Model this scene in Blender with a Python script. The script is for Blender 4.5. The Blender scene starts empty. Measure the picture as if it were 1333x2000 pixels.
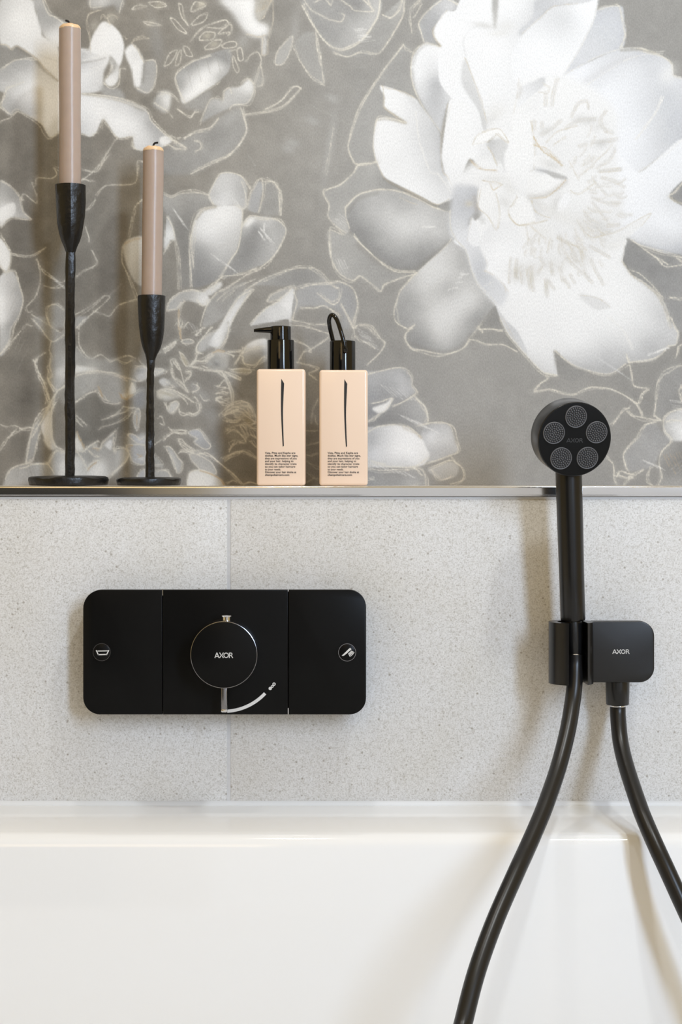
import bpy, bmesh, math, random
import numpy as np
from mathutils import Vector, Matrix

scene = bpy.context.scene
COL = scene.collection

# ---------------------------------------------------------------- camera, world, lights, exposure
F_PX, CAM_D, EYE_Z, HOR = 3200.0, 1.76, 0.9286, 920.0      # focal length in pixels, distance to the tiled wall (y=0), eye height, horizon row
cam_data = bpy.data.cameras.new('camera')
cam = bpy.data.objects.new('camera', cam_data); COL.objects.link(cam)
cam.location = (0, -CAM_D, EYE_Z); cam.rotation_euler = (math.pi / 2, 0, 0)
cam_data.sensor_fit = 'VERTICAL'; cam_data.sensor_height = 36.0; cam_data.lens = F_PX / 2000 * 36.0
cam_data.shift_y = (HOR - 1000) / 2000; cam_data.clip_start = .01
scene.camera = cam

world = bpy.data.worlds.new('world'); scene.world = world; world.use_nodes = True
wb = world.node_tree.nodes['Background']
wb.inputs[0].default_value = (1.0, .735, .33, 1); wb.inputs[1].default_value = .54

def area(name, loc, target, size, power, color, size_y=None):
    d = bpy.data.lights.new(name, 'AREA'); d.size = size; d.energy = power; d.color = color
    if size_y: d.shape = 'RECTANGLE'; d.size_y = size_y
    o = bpy.data.objects.new(name, d); COL.objects.link(o); o.location = loc
    o.rotation_euler = (Vector(target) - Vector(loc)).to_track_quat('-Z', 'Y').to_euler()
    return o
area('daylight', (1.62, -3.0, 1.98), (0, 0, .95), .40, 84, (.615, .77, 1.0), 1.85)
area('room_lamp', (-.6, -2.9, 2.1), (0, 0, .9), .8, 4, (1.0, .70, .34))
def downlight(name, loc, power, color, target, rad=.03, cone=95):
    d = bpy.data.lights.new(name, 'SPOT'); d.energy = power; d.color = color; d.shadow_soft_size = rad
    d.spot_size = math.radians(cone); d.spot_blend = .7
    o = bpy.data.objects.new(name, d); COL.objects.link(o); o.location = loc
    o.rotation_euler = (Vector(target) - Vector(loc)).to_track_quat('-Z', 'Y').to_euler()
downlight('ceiling_spot', (.5, -.7, 2.35), 34, (.93, .98, 1.0), (.1, -.1, .7), .05, 110)
downlight('ceiling_spot.001', (-.1, -.42, 2.35), 14, (1.0, .97, .94), (-.1, -.3, .5), .04, 80)
vs = scene.view_settings
vs.view_transform = 'Standard'; vs.look = 'None'; vs.exposure = 0.0; vs.gamma = 1.0; vs.use_curve_mapping = False

def W(px, py, y=0.0):
    """the point of the plane at depth y that shows at photograph position (px, py)"""
    s = (CAM_D + y) / F_PX
    return Vector(((px - 666.5) * s, y, EYE_Z - (py - HOR) * s))
def U(px, y=0.0):
    return px * (CAM_D + y) / F_PX

# ---------------------------------------------------------------- materials
def srgb(r, g=None, b=None):
    if g is None: g = b = r
    f = lambda c: (c / 255 / 12.92) if c / 255 <= .04045 else ((c / 255 + .055) / 1.055) ** 2.4
    return (f(r), f(g), f(b), 1)

class NT:
    def __init__(s, m): s.m = m; s.t = m.node_tree; s.n = s.t.nodes; s.b = s.n['Principled BSDF']
    def add(s, typ, **kw):
        nd = s.n.new(typ)
        for k, v in kw.items(): setattr(nd, k, v)
        return nd
    def link(s, a, b): s.t.links.new(a, b)

def mat(name, col, rough=.5, metal=0, spec=.5, coat=0, coat_rough=.05, noise=None, bump=None, sss=0):
    """principled material; noise=(scale, amount) varies the colour, bump=(scale, strength, distance) the surface"""
    m = bpy.data.materials.new(name); m.use_nodes = True; t = NT(m); b = t.b
    b.inputs['Base Color'].default_value = col; b.inputs['Roughness'].default_value = rough; b.inputs['Metallic'].default_value = metal
    b.inputs['Specular IOR Level'].default_value = spec; b.inputs['Coat Weight'].default_value = coat; b.inputs['Coat Roughness'].default_value = coat_rough
    if sss:
        b.inputs['Subsurface Weight'].default_value = sss; b.inputs['Subsurface Radius'].default_value = (1, .5, .3); b.inputs['Subsurface Scale'].default_value = .006
    tc = t.add('ShaderNodeTexCoord')
    if noise:
        nz = t.add('ShaderNodeTexNoise'); nz.inputs['Scale'].default_value = noise[0]; nz.inputs['Detail'].default_value = 4
        t.link(tc.outputs['Object'], nz.inputs['Vector'])
        rp = t.add('ShaderNodeMapRange'); rp.inputs['From Min'].default_value = .3; rp.inputs['From Max'].default_value = .7
        rp.inputs['To Min'].default_value = 1 - noise[1]; rp.inputs['To Max'].default_value = 1 + noise[1]
        t.link(nz.outputs['Fac'], rp.inputs['Value'])
        mx = t.add('ShaderNodeVectorMath', operation='SCALE'); mx.inputs[0].default_value = col[:3]
        t.link(rp.outputs['Result'], mx.inputs['Scale']); t.link(mx.outputs['Vector'], b.inputs['Base Color'])
    if bump:
        nz = t.add('ShaderNodeTexNoise'); nz.inputs['Scale'].default_value = bump[0]; nz.inputs['Detail'].default_value = 3
        t.link(tc.outputs['Object'], nz.inputs['Vector'])
        bp = t.add('ShaderNodeBump'); bp.inputs['Strength'].default_value = bump[1]; bp.inputs['Distance'].default_value = bump[2]
        t.link(nz.outputs['Fac'], bp.inputs['Height']); t.link(bp.outputs['Normal'], b.inputs['Normal'])
    return m

def lit(name, col, strength):
    m = bpy.data.materials.new(name); m.use_nodes = True; b = m.node_tree.nodes['Principled BSDF']
    b.inputs['Base Color'].default_value = (.1, .1, .1, 1); b.inputs['Emission Color'].default_value = col; b.inputs['Emission Strength'].default_value = strength
    return m

def tile_material():
    m = bpy.data.materials.new('stone_tile'); m.use_nodes = True; t = NT(m)
    tc = t.add('ShaderNodeTexCoord'); oi = t.add('ShaderNodeObjectInfo')
    of = t.add('ShaderNodeVectorMath', operation='MULTIPLY_ADD'); of.inputs[1].default_value = (1, 1, 1)
    cmb = t.add('ShaderNodeVectorMath', operation='SCALE'); cmb.inputs[0].default_value = (7.3, 3.1, 5.7)
    t.link(oi.outputs['Random'], cmb.inputs['Scale']); t.link(tc.outputs['Object'], of.inputs[0]); t.link(cmb.outputs['Vector'], of.inputs[2])
    V = of.outputs['Vector']
    def noise(sc, det, rough=.55):
        n = t.add('ShaderNodeTexNoise'); n.inputs['Scale'].default_value = sc; n.inputs['Detail'].default_value = det; n.inputs['Roughness'].default_value = rough
        t.link(V, n.inputs['Vector']); return n.outputs['Fac']
    def ramp(src, stops):
        r = t.add('ShaderNodeValToRGB'); e = r.color_ramp.elements
        while len(e) < len(stops): e.new(.5)
        for i, (p, c) in enumerate(stops): e[i].position = p; e[i].color = c
        t.link(src, r.inputs['Fac']); return r.outputs['Color']
    def mixc(typ, fac, a, b_):
        x = t.add('ShaderNodeMix', data_type='RGBA', blend_type=typ)
        if isinstance(fac, float): x.inputs['Factor'].default_value = fac
        else: t.link(fac, x.inputs['Factor'])
        t.link(a, x.inputs['A'])
        if isinstance(b_, tuple): x.inputs['B'].default_value = b_
        else: t.link(b_, x.inputs['B'])
        return x.outputs['Result']
    base = ramp(noise(9, 5), [(.3, srgb(222, 220, 216)), (.5, srgb(227, 226, 225)), (.72, srgb(231, 231, 232))])
    grain = ramp(noise(620, 3, .75), [(.30, srgb(176, 171, 164)), (.44, srgb(232, 231, 229)), (.62, srgb(253, 253, 253))])
    c = mixc('MULTIPLY', .8, base, grain)
    grain2 = ramp(noise(240, 4, .75), [(.32, srgb(208, 204, 196)), (.48, srgb(248, 248, 248)), (.7, srgb(255, 255, 255))])
    c = mixc('MULTIPLY', .6, c, grain2)
    vo = t.add('ShaderNodeTexVoronoi'); vo.inputs['Scale'].default_value = 170; t.link(V, vo.inputs['Vector'])
    dots = t.add('ShaderNodeMapRange'); dots.inputs['From Min'].default_value = .12; dots.inputs['From Max'].default_value = .26; dots.inputs['To Min'].default_value = 1; dots.inputs['To Max'].default_value = 0
    t.link(vo.outputs['Distance'], dots.inputs['Value'])
    sep = t.add('ShaderNodeSeparateColor'); t.link(vo.outputs['Color'], sep.inputs['Color'])
    pick = t.add('ShaderNodeMath', operation='GREATER_THAN'); pm = t.add('ShaderNodeMapRange'); pm.inputs['From Min'].default_value = .4; pm.inputs['From Max'].default_value = .62; pm.inputs['To Min'].default_value = .97; pm.inputs['To Max'].default_value = .80
    t.link(noise(13, 3), pm.inputs['Value']); t.link(pm.outputs['Result'], pick.inputs[1]); t.link(sep.outputs['Red'], pick.inputs[0])
    mu = t.add('ShaderNodeMath', operation='MULTIPLY'); t.link(dots.outputs['Result'], mu.inputs[0]); t.link(pick.outputs['Value'], mu.inputs[1])
    m2 = t.add('ShaderNodeMath', operation='MULTIPLY'); m2.inputs[1].default_value = .6; t.link(mu.outputs['Value'], m2.inputs[0])
    c = mixc('MIX', m2.outputs['Value'], c, srgb(132, 122, 108))
    t.link(c, t.b.inputs['Base Color']); t.b.inputs['Roughness'].default_value = .62; t.b.inputs['Specular IOR Level'].default_value = .3
    bp = t.add('ShaderNodeBump'); bp.inputs['Strength'].default_value = .25; bp.inputs['Distance'].default_value = .0006
    t.link(noise(330, 3), bp.inputs['Height']); t.link(bp.outputs['Normal'], t.b.inputs['Normal'])
    return m

def wallpaper_material():
    m = bpy.data.materials.new('floral_wallpaper'); m.use_nodes = True; t = NT(m)
    at = t.add('ShaderNodeVertexColor'); at.layer_name = 'print'
    tc = t.add('ShaderNodeTexCoord')
    wv = t.add('ShaderNodeTexNoise'); wv.inputs['Scale'].default_value = 900; wv.inputs['Detail'].default_value = 2
    mp = t.add('ShaderNodeMapping'); mp.inputs['Scale'].default_value = (1, 1, .45); t.link(tc.outputs['Object'], mp.inputs['Vector']); t.link(mp.outputs['Vector'], wv.inputs['Vector'])
    rp = t.add('ShaderNodeMapRange'); rp.inputs['From Min'].default_value = .25; rp.inputs['From Max'].default_value = .75; rp.inputs['To Min'].default_value = .88; rp.inputs['To Max'].default_value = 1.1
    t.link(wv.outputs['Fac'], rp.inputs['Value'])
    sc = t.add('ShaderNodeVectorMath', operation='SCALE'); t.link(at.outputs['Color'], sc.inputs[0]); t.link(rp.outputs['Result'], sc.inputs['Scale'])
    t.link(sc.outputs['Vector'], t.b.inputs['Base Color']); t.b.inputs['Roughness'].default_value = .75; t.b.inputs['Specular IOR Level'].default_value = .2
    bp = t.add('ShaderNodeBump'); bp.inputs['Strength'].default_value = .2; bp.inputs['Distance'].default_value = .0003
    t.link(wv.outputs['Fac'], bp.inputs['Height']); t.link(bp.outputs['Normal'], t.b.inputs['Normal'])
    return m

M = dict(
    tile=tile_material(), paper=wallpaper_material(),
    grout=mat('grout', srgb(203, 203, 204), .8, noise=(300, .04)), plaster=mat('plaster', srgb(190, 187, 182), .8),
    sealant=mat('sealant', srgb(214, 216, 219), .45), ledge=mat('ledge_stone', srgb(214, 206, 196), .5, noise=(200, .05)),
    chrome=mat('chrome', srgb(226, 227, 230), .12, 1, noise=(25, .03)), chrome_dark=mat('smoked_chrome', srgb(150, 150, 154), .22, 1),
    acrylic=mat('white_acrylic', srgb(240, 240, 240), .08, spec=.5, coat=.3, coat_rough=.03),
    black=mat('satin_black', srgb(17, 17, 18), .27, spec=.5, noise=(60, .06)), gloss=mat('gloss_black', srgb(9, 9, 10), .07, spec=.5),
    panel=mat('black_glass', srgb(16, 16, 16), .28, spec=.12, noise=(18, .12)), deep=mat('deep_black', srgb(11, 11, 11), .6, spec=.2),
    iron=mat('forged_iron', srgb(15, 14, 14), .36, spec=.5, bump=(140, .6, .0014), noise=(80, .15)),
    wax=mat('candle_wax', srgb(172, 153, 140), .32, spec=.45, noise=(90, .03), bump=(160, .25, .0005), sss=.25),
    wax_top=mat('molten_wax', srgb(226, 190, 150), .35, sss=.35), wick=mat('burnt_wick', srgb(22, 19, 17), .9),
    peach=mat('peach_plastic', srgb(239, 213, 190), .22, spec=.5, coat=.2), ink=mat('black_ink', srgb(30, 28, 27), .5),
    white_ink=mat('white_print', srgb(214, 213, 211), .5), grey_ink=mat('grey_print', srgb(62, 62, 64), .5),
    rubber=mat('grey_silicone', srgb(98, 98, 101), .55), rubber_dark=mat('dark_silicone', srgb(38, 38, 40), .6),
    pane=lit('added_glow', (1, .98, .95, 1), .6), white=mat('white_frame', srgb(232, 232, 232), .4),  # glow of the added window behind the camera, for reflections and fill
    hose=mat('black_hose', srgb(22, 21, 21), .33, spec=.45), far=mat('far_wall_paint', srgb(226, 226, 228), .9), unseen_door=mat('unseen_dark_door', srgb(66, 74, 92), .5), floor=mat('floor_stone', srgb(120, 116, 110), .5, noise=(30, .08)),
)

# ---------------------------------------------------------------- mesh helpers
def obj(name, bm, m, parent=None, smooth=True, angle=40):
    me = bpy.data.meshes.new(name)
    bmesh.ops.recalc_face_normals(bm, faces=bm.faces)
    if smooth:
        for f in bm.faces: f.smooth = True
        lim = math.radians(angle)
        for e in bm.edges:
            if len(e.link_faces) == 2 and e.calc_face_angle(0) > lim: e.smooth = False
    bm.to_mesh(me); bm.free()
    me.materials.append(m)
    o = bpy.data.objects.new(name, me); COL.objects.link(o)
    if parent:
        o.parent = parent; o.matrix_parent_inverse = parent.matrix_world.inverted()
    return o

def thing(name, label, cat, loc=(0, 0, 0), group=None):
    o = bpy.data.objects.new(name, None); COL.objects.link(o); o.location = loc; o.empty_display_size = .02
    o['label'] = label; o['category'] = cat
    if group: o['group'] = group
    bpy.context.view_layer.update()
    return o
def tag(o, label=None, cat=None, group=None, kind=None):
    for k, v in (('label', label), ('category', cat), ('group', group), ('kind', kind)):
        if v: o[k] = v
    return o

def box(bm, a, b, bevel=0, seg=2):
    r = bmesh.ops.create_cube(bm, size=1)
    a, b = Vector(a), Vector(b)
    for v in r['verts']:
        v.co = Vector(((a.x + b.x) / 2 + v.co.x * (b.x - a.x), (a.y + b.y) / 2 + v.co.y * (b.y - a.y), (a.z + b.z) / 2 + v.co.z * (b.z - a.z)))
    if bevel:
        es = list({e for v in r['verts'] for e in v.link_edges})
        bmesh.ops.bevel(bm, geom=es, offset=bevel, segments=seg, profile=.5, affect='EDGES')
def boxobj(name, a, b, m, parent=None, bevel=0, seg=2):
    bm = bmesh.new(); box(bm, a, b, bevel, seg); return obj(name, bm, m, parent)

def frame(d):
    d = d.normalized(); u = d.cross(Vector((0, 1, 0)))
    if u.length < .1: u = d.cross(Vector((1, 0, 0)))
    u.normalize(); return u, d.cross(u).normalized()

def sweep(bm, path, radii, n=24, cap=True, jit=None):
    """a round tube along path"""
    rings = []; u = None
    for i, p in enumerate(path):
        d = (path[min(i + 1, len(path) - 1)] - path[max(i - 1, 0)]).normalized()
        if u is None: u, v = frame(d)
        else:
            u = (u - d * u.dot(d)).normalized(); v = d.cross(u)
        r = radii[i] if hasattr(radii, '__len__') else radii
        rings.append([bm.verts.new(p + (u * math.cos(2 * math.pi * k / n) + v * math.sin(2 * math.pi * k / n)) * r * (jit(i, k) if jit else 1)) for k in range(n)])
    for a, b in zip(rings, rings[1:]):
        for k in range(n): bm.faces.new((a[k], a[(k + 1) % n], b[(k + 1) % n], b[k]))
    if cap: bm.faces.new(rings[0]); bm.faces.new(rings[-1])
    return rings

def lathe(bm, prof, c, n=48, axis='Z', jit=None, caps=True):
    """profile [(r, h)] turned about an axis through c"""
    rings = []
    for i, (r, h) in enumerate(prof):
        ring = []
        for k in range(n):
            t = 2 * math.pi * k / n; rr = r * (jit(i, k) if jit else 1)
            q = (rr * math.cos(t), rr * math.sin(t), h) if axis == 'Z' else (rr * math.cos(t), -h, rr * math.sin(t))
            ring.append(bm.verts.new(Vector(c) + Vector(q)))
        rings.append(ring)
    for a, b in zip(rings, rings[1:]):
        for k in range(n): bm.faces.new((a[k], a[(k + 1) % n], b[(k + 1) % n], b[k]))
    if caps: bm.faces.new(rings[0]); bm.faces.new(rings[-1])
    return rings

def catmull(p, sub=8):
    p = [Vector(q) for q in p]; out = []
    for i in range(len(p) - 1):
        a, b, c, d = p[max(i - 1, 0)], p[i], p[i + 1], p[min(i + 2, len(p) - 1)]
        for k in range(sub):
            t = k / sub
            out.append(.5 * (2 * b + (c - a) * t + (2 * a - 5 * b + 4 * c - d) * t * t + (3 * b - a - 3 * c + d) * t ** 3))
    out.append(p[-1]); return out

def rrect(x0, z0, x1, z1, radii, n=10):
    """outline of a rounded rectangle in x,z; radii for (x0z0, x1z0, x1z1, x0z1)"""
    out = []
    for (cx, cz, r, a0) in ((x0, z0, radii[0], math.pi), (x1, z0, radii[1], 1.5 * math.pi), (x1, z1, radii[2], 0), (x0, z1, radii[3], .5 * math.pi)):
        if r <= 0: out.append((cx, cz)); continue
        ccx, ccz = cx + (r if cx == x0 else -r), cz + (r if cz == z0 else -r)
        for k in range(n + 1):
            t = a0 + .5 * math.pi * k / n; out.append((ccx + r * math.cos(t), ccz + r * math.sin(t)))
    return out
def plate(bm, outline, y0, y1, bevel=0):
    """outline (x, z) extruded from depth y0 (back) to y1 (front), front edge eased by bevel"""
    cx = sum(p[0] for p in outline) / len(outline); cz = sum(p[1] for p in outline) / len(outline)
    w = max(p[0] for p in outline) - min(p[0] for p in outline); h = max(p[1] for p in outline) - min(p[1] for p in outline)
    steps = [(y0, 0)]
    if bevel:
        for k in range(4):
            t = k / 3 * math.pi / 2; steps.append((y1 + bevel * (1 - math.sin(t)), bevel * (1 - math.cos(t))))
    else: steps.append((y1, 0))
    rings = []
    for y, ins in steps:
        rings.append([bm.verts.new((cx + (x - cx) * (1 - 2 * ins / w), y, cz + (z - cz) * (1 - 2 * ins / h))) for x, z in outline])
    n = len(outline)
    for a, b in zip(rings, rings[1:]):
        for k in range(n): bm.faces.new((a[k], a[(k + 1) % n], b[(k + 1) % n], b[k]))
    bm.faces.new(rings[0]); bm.faces.new(rings[-1])

def poly_print(name, outlines, y, m, parent, th=.0002):
    """flat printed shapes [(x, z)...] as a thin skin whose face is at depth y"""
    bm = bmesh.new()
    for o in outlines:
        a = [bm.verts.new((x, y, z)) for x, z in o]; b = [bm.verts.new((x, y + th, z)) for x, z in o]
        bm.faces.new(a); bm.faces.new(b)
        for k in range(len(o)): bm.faces.new((a[k], a[(k + 1) % len(o)], b[(k + 1) % len(o)], b[k]))
    return obj(name, bm, m, parent, smooth=False)

def lettering(name, lines, size, spacing, m, parent, mw, bold=0, th=.00015, width=None):
    """printed words as a thin mesh; mw places the text plane (x right, y up)"""
    bm = bmesh.new()
    for i, (txt, bo) in enumerate(lines):
        cu = bpy.data.curves.new('text', 'FONT'); cu.body = txt; cu.size = size; cu.extrude = th / 2; cu.offset = bo * size; cu.resolution_u = 3
        to = bpy.data.objects.new('text', cu); COL.objects.link(to)
        dg = bpy.context.evaluated_depsgraph_get(); me = bpy.data.meshes.new_from_object(to.evaluated_get(dg))
        sx = 1
        if width and width[i]:
            xs = [v.co.x for v in me.vertices]; sx = width[i] / (max(xs) - min(xs))
        me.transform(Matrix.Translation((0, -i * spacing, 0)) @ Matrix.Diagonal((sx, 1, 1, 1)))
        bm.from_mesh(me); bpy.data.objects.remove(to); bpy.data.curves.remove(cu); bpy.data.meshes.remove(me)
    bm.transform(mw)
    return obj(name, bm, m, parent, smooth=False)
FRONT = lambda p: Matrix.Translation(p) @ Matrix.Rotation(math.pi / 2, 4, 'X')       # text plane facing the camera side (-y)
AXOR_W = 1.0
def axor(name, x0, x1, ztop, zbot, y, m, parent, mw=None, th=.0003):
    """the four letters A X O R as geometric strokes between x0..x1"""
    h = ztop - zbot; w = (x1 - x0); s = h * .155
    bm = bmesh.new()
    def quad(a, b, t=s):
        a, b = Vector((a[0], a[1])), Vector((b[0], b[1])); d = (b - a).normalized(); nn = Vector((-d.y, d.x)) * t / 2
        P4 = [a - nn, b - nn, b + nn, a + nn]
        f = [bm.verts.new((p.x, y, p.y)) for p in P4]; g = [bm.verts.new((p.x, y + th, p.y)) for p in P4]
        bm.faces.new(f); bm.faces.new(g)
        for k in range(4): bm.faces.new((f[k], f[(k + 1) % 4], g[(k + 1) % 4], g[k]))
    def arc(cx, cz, r, a0, a1, n):
        for k in range(n):
            t0, t1 = a0 + (a1 - a0) * k / n, a0 + (a1 - a0) * (k + 1) / n
            quad((cx + r * math.cos(t0), cz + r * math.sin(t0)), (cx + r * math.cos(t1), cz + r * math.sin(t1)))
    z0, z1, zm = zbot, ztop, (zbot + ztop) / 2
    X = lambda f: x0 + f * w
    e = s / 2
    quad((X(.012), z0), (X(.125), z1)); quad((X(.125), z1), (X(.238), z0)); quad((X(.06), z0 + h * .27), (X(.19), z0 + h * .27), s * .85)
    for sx in (-1, 1):
        for sz in (-1, 1): quad((X(.375 + sx * .105), zm + sz * h * .5), (X(.375 + sx * .03), zm + sz * h * .09))
    quad((X(.34), zm), (X(.41), zm), s * .8)
    arc(X(.625), zm, h * .5 - e, 0, 2 * math.pi, 20)
    a = X(.80); rb = h * .29
    quad((a, z0), (a, z1)); quad((a, z1 - e), (X(.885), z1 - e)); arc(X(.885), z1 - rb, rb - e, math.pi / 2, -math.pi / 2, 9); quad((a, z1 - 2 * rb + e), (X(.885), z1 - 2 * rb + e)); quad((X(.89), z1 - 2 * rb + e), (X(.985), z0))
    if mw: bm.transform(mw)
    return obj(name, bm, m, parent, smooth=False)
# ---------------------------------------------------------------- wallpaper print (a drawn peony pattern, computed as a colour field)
Q = 1.3                                     # one mesh cell of the print, in pattern units
PW, PH = int(1333 / Q) + 2, int(966 / Q) + 2
canvas = np.zeros((PH, PW, 3))
rng = np.random.default_rng(7)
CROP = {'A': (0, 0, 2.962), 'B': (300, 0, 2.962), 'C': (640, 0, 2.962), 'D': (940, 0, 3.392),
        'E': (0, 300, 2.962), 'F': (300, 300, 2.962), 'G': (640, 300, 2.962), 'H': (940, 300, 3.392),
        'I': (0, 620, 2.962), 'J': (300, 620, 2.962), 'K': (640, 620, 2.962), 'L': (940, 620, 3.392), 'Z': (0, 0, 1),
        'M': (320, 640, 6.665), 'N': (320, 790, 6.665), 'O': (140, 700, 8.331), 'R': (40, 700, 8.331)}
PASS = 'all'                                # 'fill' or 'line' while a group of shapes is drawn in two goes

def pts(s):
    out, cr = [], CROP['Z']
    for w in s.split():
        if w in CROP:
            cr = CROP[w]; continue
        p, _, v = w.partition(':')
        x, y = map(float, p.split(','))
        out.append(((cr[0] + x / cr[2]) / Q, (cr[1] + y / cr[2]) / Q, float(v) if v else 0.))
    return np.array(out)

def spline(p, closed, sub=7):
    p = np.asarray(p)[:, :2]
    n = len(p)
    if n < 3:
        t = np.linspace(0, 1, sub * 2)[:, None]
        return p[0] * (1 - t) + p[-1] * t
    idx = lambda i: p[i % n] if closed else p[min(max(i, 0), n - 1)]
    res = []
    for i in range(n if closed else n - 1):
        a, b, c, d = idx(i - 1), idx(i), idx(i + 1), idx(i + 2)
        t = np.linspace(0, 1, sub, endpoint=False)[:, None]
        m1, m2 = (c - a) * .42, (d - b) * .42
        L = np.linalg.norm(c - b) + 1e-6                      # keep the tangents short next to long neighbours
        for m in (m1, m2):
            l = np.linalg.norm(m)
            if l > L: m *= L / l
        res.append((2*t**3 - 3*t**2 + 1) * b + (t**3 - 2*t**2 + t) * m1 + (3*t**2 - 2*t**3) * c + (t**3 - t**2) * m2)
    if not closed: res.append(p[-1:])
    return np.concatenate(res)

def gblur(a, s):
    if s < .3: return a
    r = max(1, int(s * 2.6)); k = np.exp(-.5 * (np.arange(-r, r + 1) / s) ** 2); k /= k.sum()
    for ax in (0, 1):
        pad = [(0, 0)] * a.ndim; pad[ax] = (r, r)
        b = np.pad(a, pad, mode='edge'); n = a.shape[ax]
        a = sum(k[j] * (b[j:j + n] if ax == 0 else b[:, j:j + n]) for j in range(2 * r + 1))
    return a

def vnoise(h, w, cell, seed):
    g = np.random.default_rng(seed).standard_normal((int(h / cell) + 3, int(w / cell) + 3))
    y, x = np.arange(h) / cell, np.arange(w) / cell
    yi, xi = y.astype(int), x.astype(int); fy, fx = (y - yi)[:, None], (x - xi)[None]
    fy, fx = fy * fy * (3 - 2 * fy), fx * fx * (3 - 2 * fx)
    return (g[yi][:, xi] * (1 - fy) + g[yi + 1][:, xi] * fy) * (1 - fx) + (g[yi][:, xi + 1] * (1 - fy) + g[yi + 1][:, xi + 1] * fy) * fx

NZ = vnoise(PH, PW, 14, 1) * .6 + vnoise(PH, PW, 5, 2) * .4        # smudgy chalk
NF = vnoise(PH, PW, 1.6, 3)

def tone(v, t):                                # a grey v (0..255) with warmth t
    v = np.asarray(v)[..., None]
    return np.concatenate([v * (1 + .012 * t), v, v * (1 - .03 * t)], -1)

def shepard(c, X, Y, pw=0):
    """smooth surface through the grey values: linear radial functions with a little give"""
    n = len(c)
    if n == 1: return np.full(X.shape, c[0, 2])
    d = np.hypot(c[:, None, 0] - c[None, :, 0], c[:, None, 1] - c[None, :, 1])
    sc = d.max() + 1e-6
    A = np.zeros((n + 1, n + 1)); A[:n, :n] = np.sqrt((d / sc) ** 2 + .004) + np.eye(n) * -.02; A[n, :n] = A[:n, n] = 1
    w = np.linalg.solve(A, np.r_[c[:, 2], 0])
    v = np.full(X.shape, w[n])
    for (x, y, _), k in zip(c, w): v = v + k * np.sqrt(((X - x) ** 2 + (Y - y) ** 2) / sc ** 2 + .004)
    return v.clip(c[:, 2].min() - 4, c[:, 2].max() + 3)

def polymask(poly, x0, y0, w, h):
    m = np.zeros((h, w), bool); X = np.arange(w) + x0
    q = np.roll(poly, -1, 0)
    for (ax, ay), (bx, by) in zip(poly, q):
        if ay == by: continue
        lo, hi = min(ay, by), max(ay, by)
        r0, r1 = max(int(math.ceil(lo - y0)), 0), min(int(math.ceil(hi - y0)), h)
        if r1 <= r0: continue
        rows = np.arange(r0, r1)
        xc = ax + (rows + y0 - ay) * (bx - ax) / (by - ay)
        m[r0:r1] ^= X[None] > xc[:, None]
    return m.astype(float)

def P(outline, ctrl, f=1.0, a=1.0, t=.5, n=3.0):
    """a painted petal: outline, grey values at a few spots, edge softness, opacity, warmth, chalk noise"""
    if PASS == 'line': return
    poly = spline(pts(outline), True); f = f / Q
    mg = int(f * 3) + 2
    x0, y0 = int(poly[:, 0].min()) - mg, int(poly[:, 1].min()) - mg
    x1, y1 = int(poly[:, 0].max()) + mg, int(poly[:, 1].max()) + mg
    m = gblur(polymask(poly, x0, y0, x1 - x0, y1 - y0), f) * a
    cx0, cy0, cx1, cy1 = max(x0, 0), max(y0, 0), min(x1, PW), min(y1, PH)
    if cx1 <= cx0 or cy1 <= cy0: return
    m = m[cy0 - y0:cy1 - y0, cx0 - x0:cx1 - x0]
    Y, X = np.mgrid[cy0:cy1, cx0:cx1].astype(float)
    v = shepard(pts(ctrl), X, Y)
    v = v + NZ[cy0:cy1, cx0:cx1] * n * np.clip((250 - v) / 60, 0.1, 1)
    canvas[cy0:cy1, cx0:cx1] = canvas[cy0:cy1, cx0:cx1] * (1 - m[..., None]) + tone(v, t) * m[..., None]

def B(spec, rx, ry, ang=0, a=.6, t=.5):
    """a soft smudge at each spot of spec (value = grey)"""
    if PASS == 'line': return
    for x, y, v in pts(spec):
        R = int(max(rx, ry) / Q * 2.4) + 2
        x0, y0, x1, y1 = max(int(x) - R, 0), max(int(y) - R, 0), min(int(x) + R, PW), min(int(y) + R, PH)
        if x1 <= x0 or y1 <= y0: continue
        Y, X = np.mgrid[y0:y1, x0:x1].astype(float); X -= x; Y -= y
        c, s = math.cos(math.radians(ang)), math.sin(math.radians(ang))
        u, w = (X * c + Y * s) / (rx / Q), (-X * s + Y * c) / (ry / Q)
        m = (np.exp(-(u * u + w * w)) * a)[..., None]
        canvas[y0:y1, x0:x1] = canvas[y0:y1, x0:x1] * (1 - m) + tone(np.full(X.shape, v), t) * m

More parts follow.
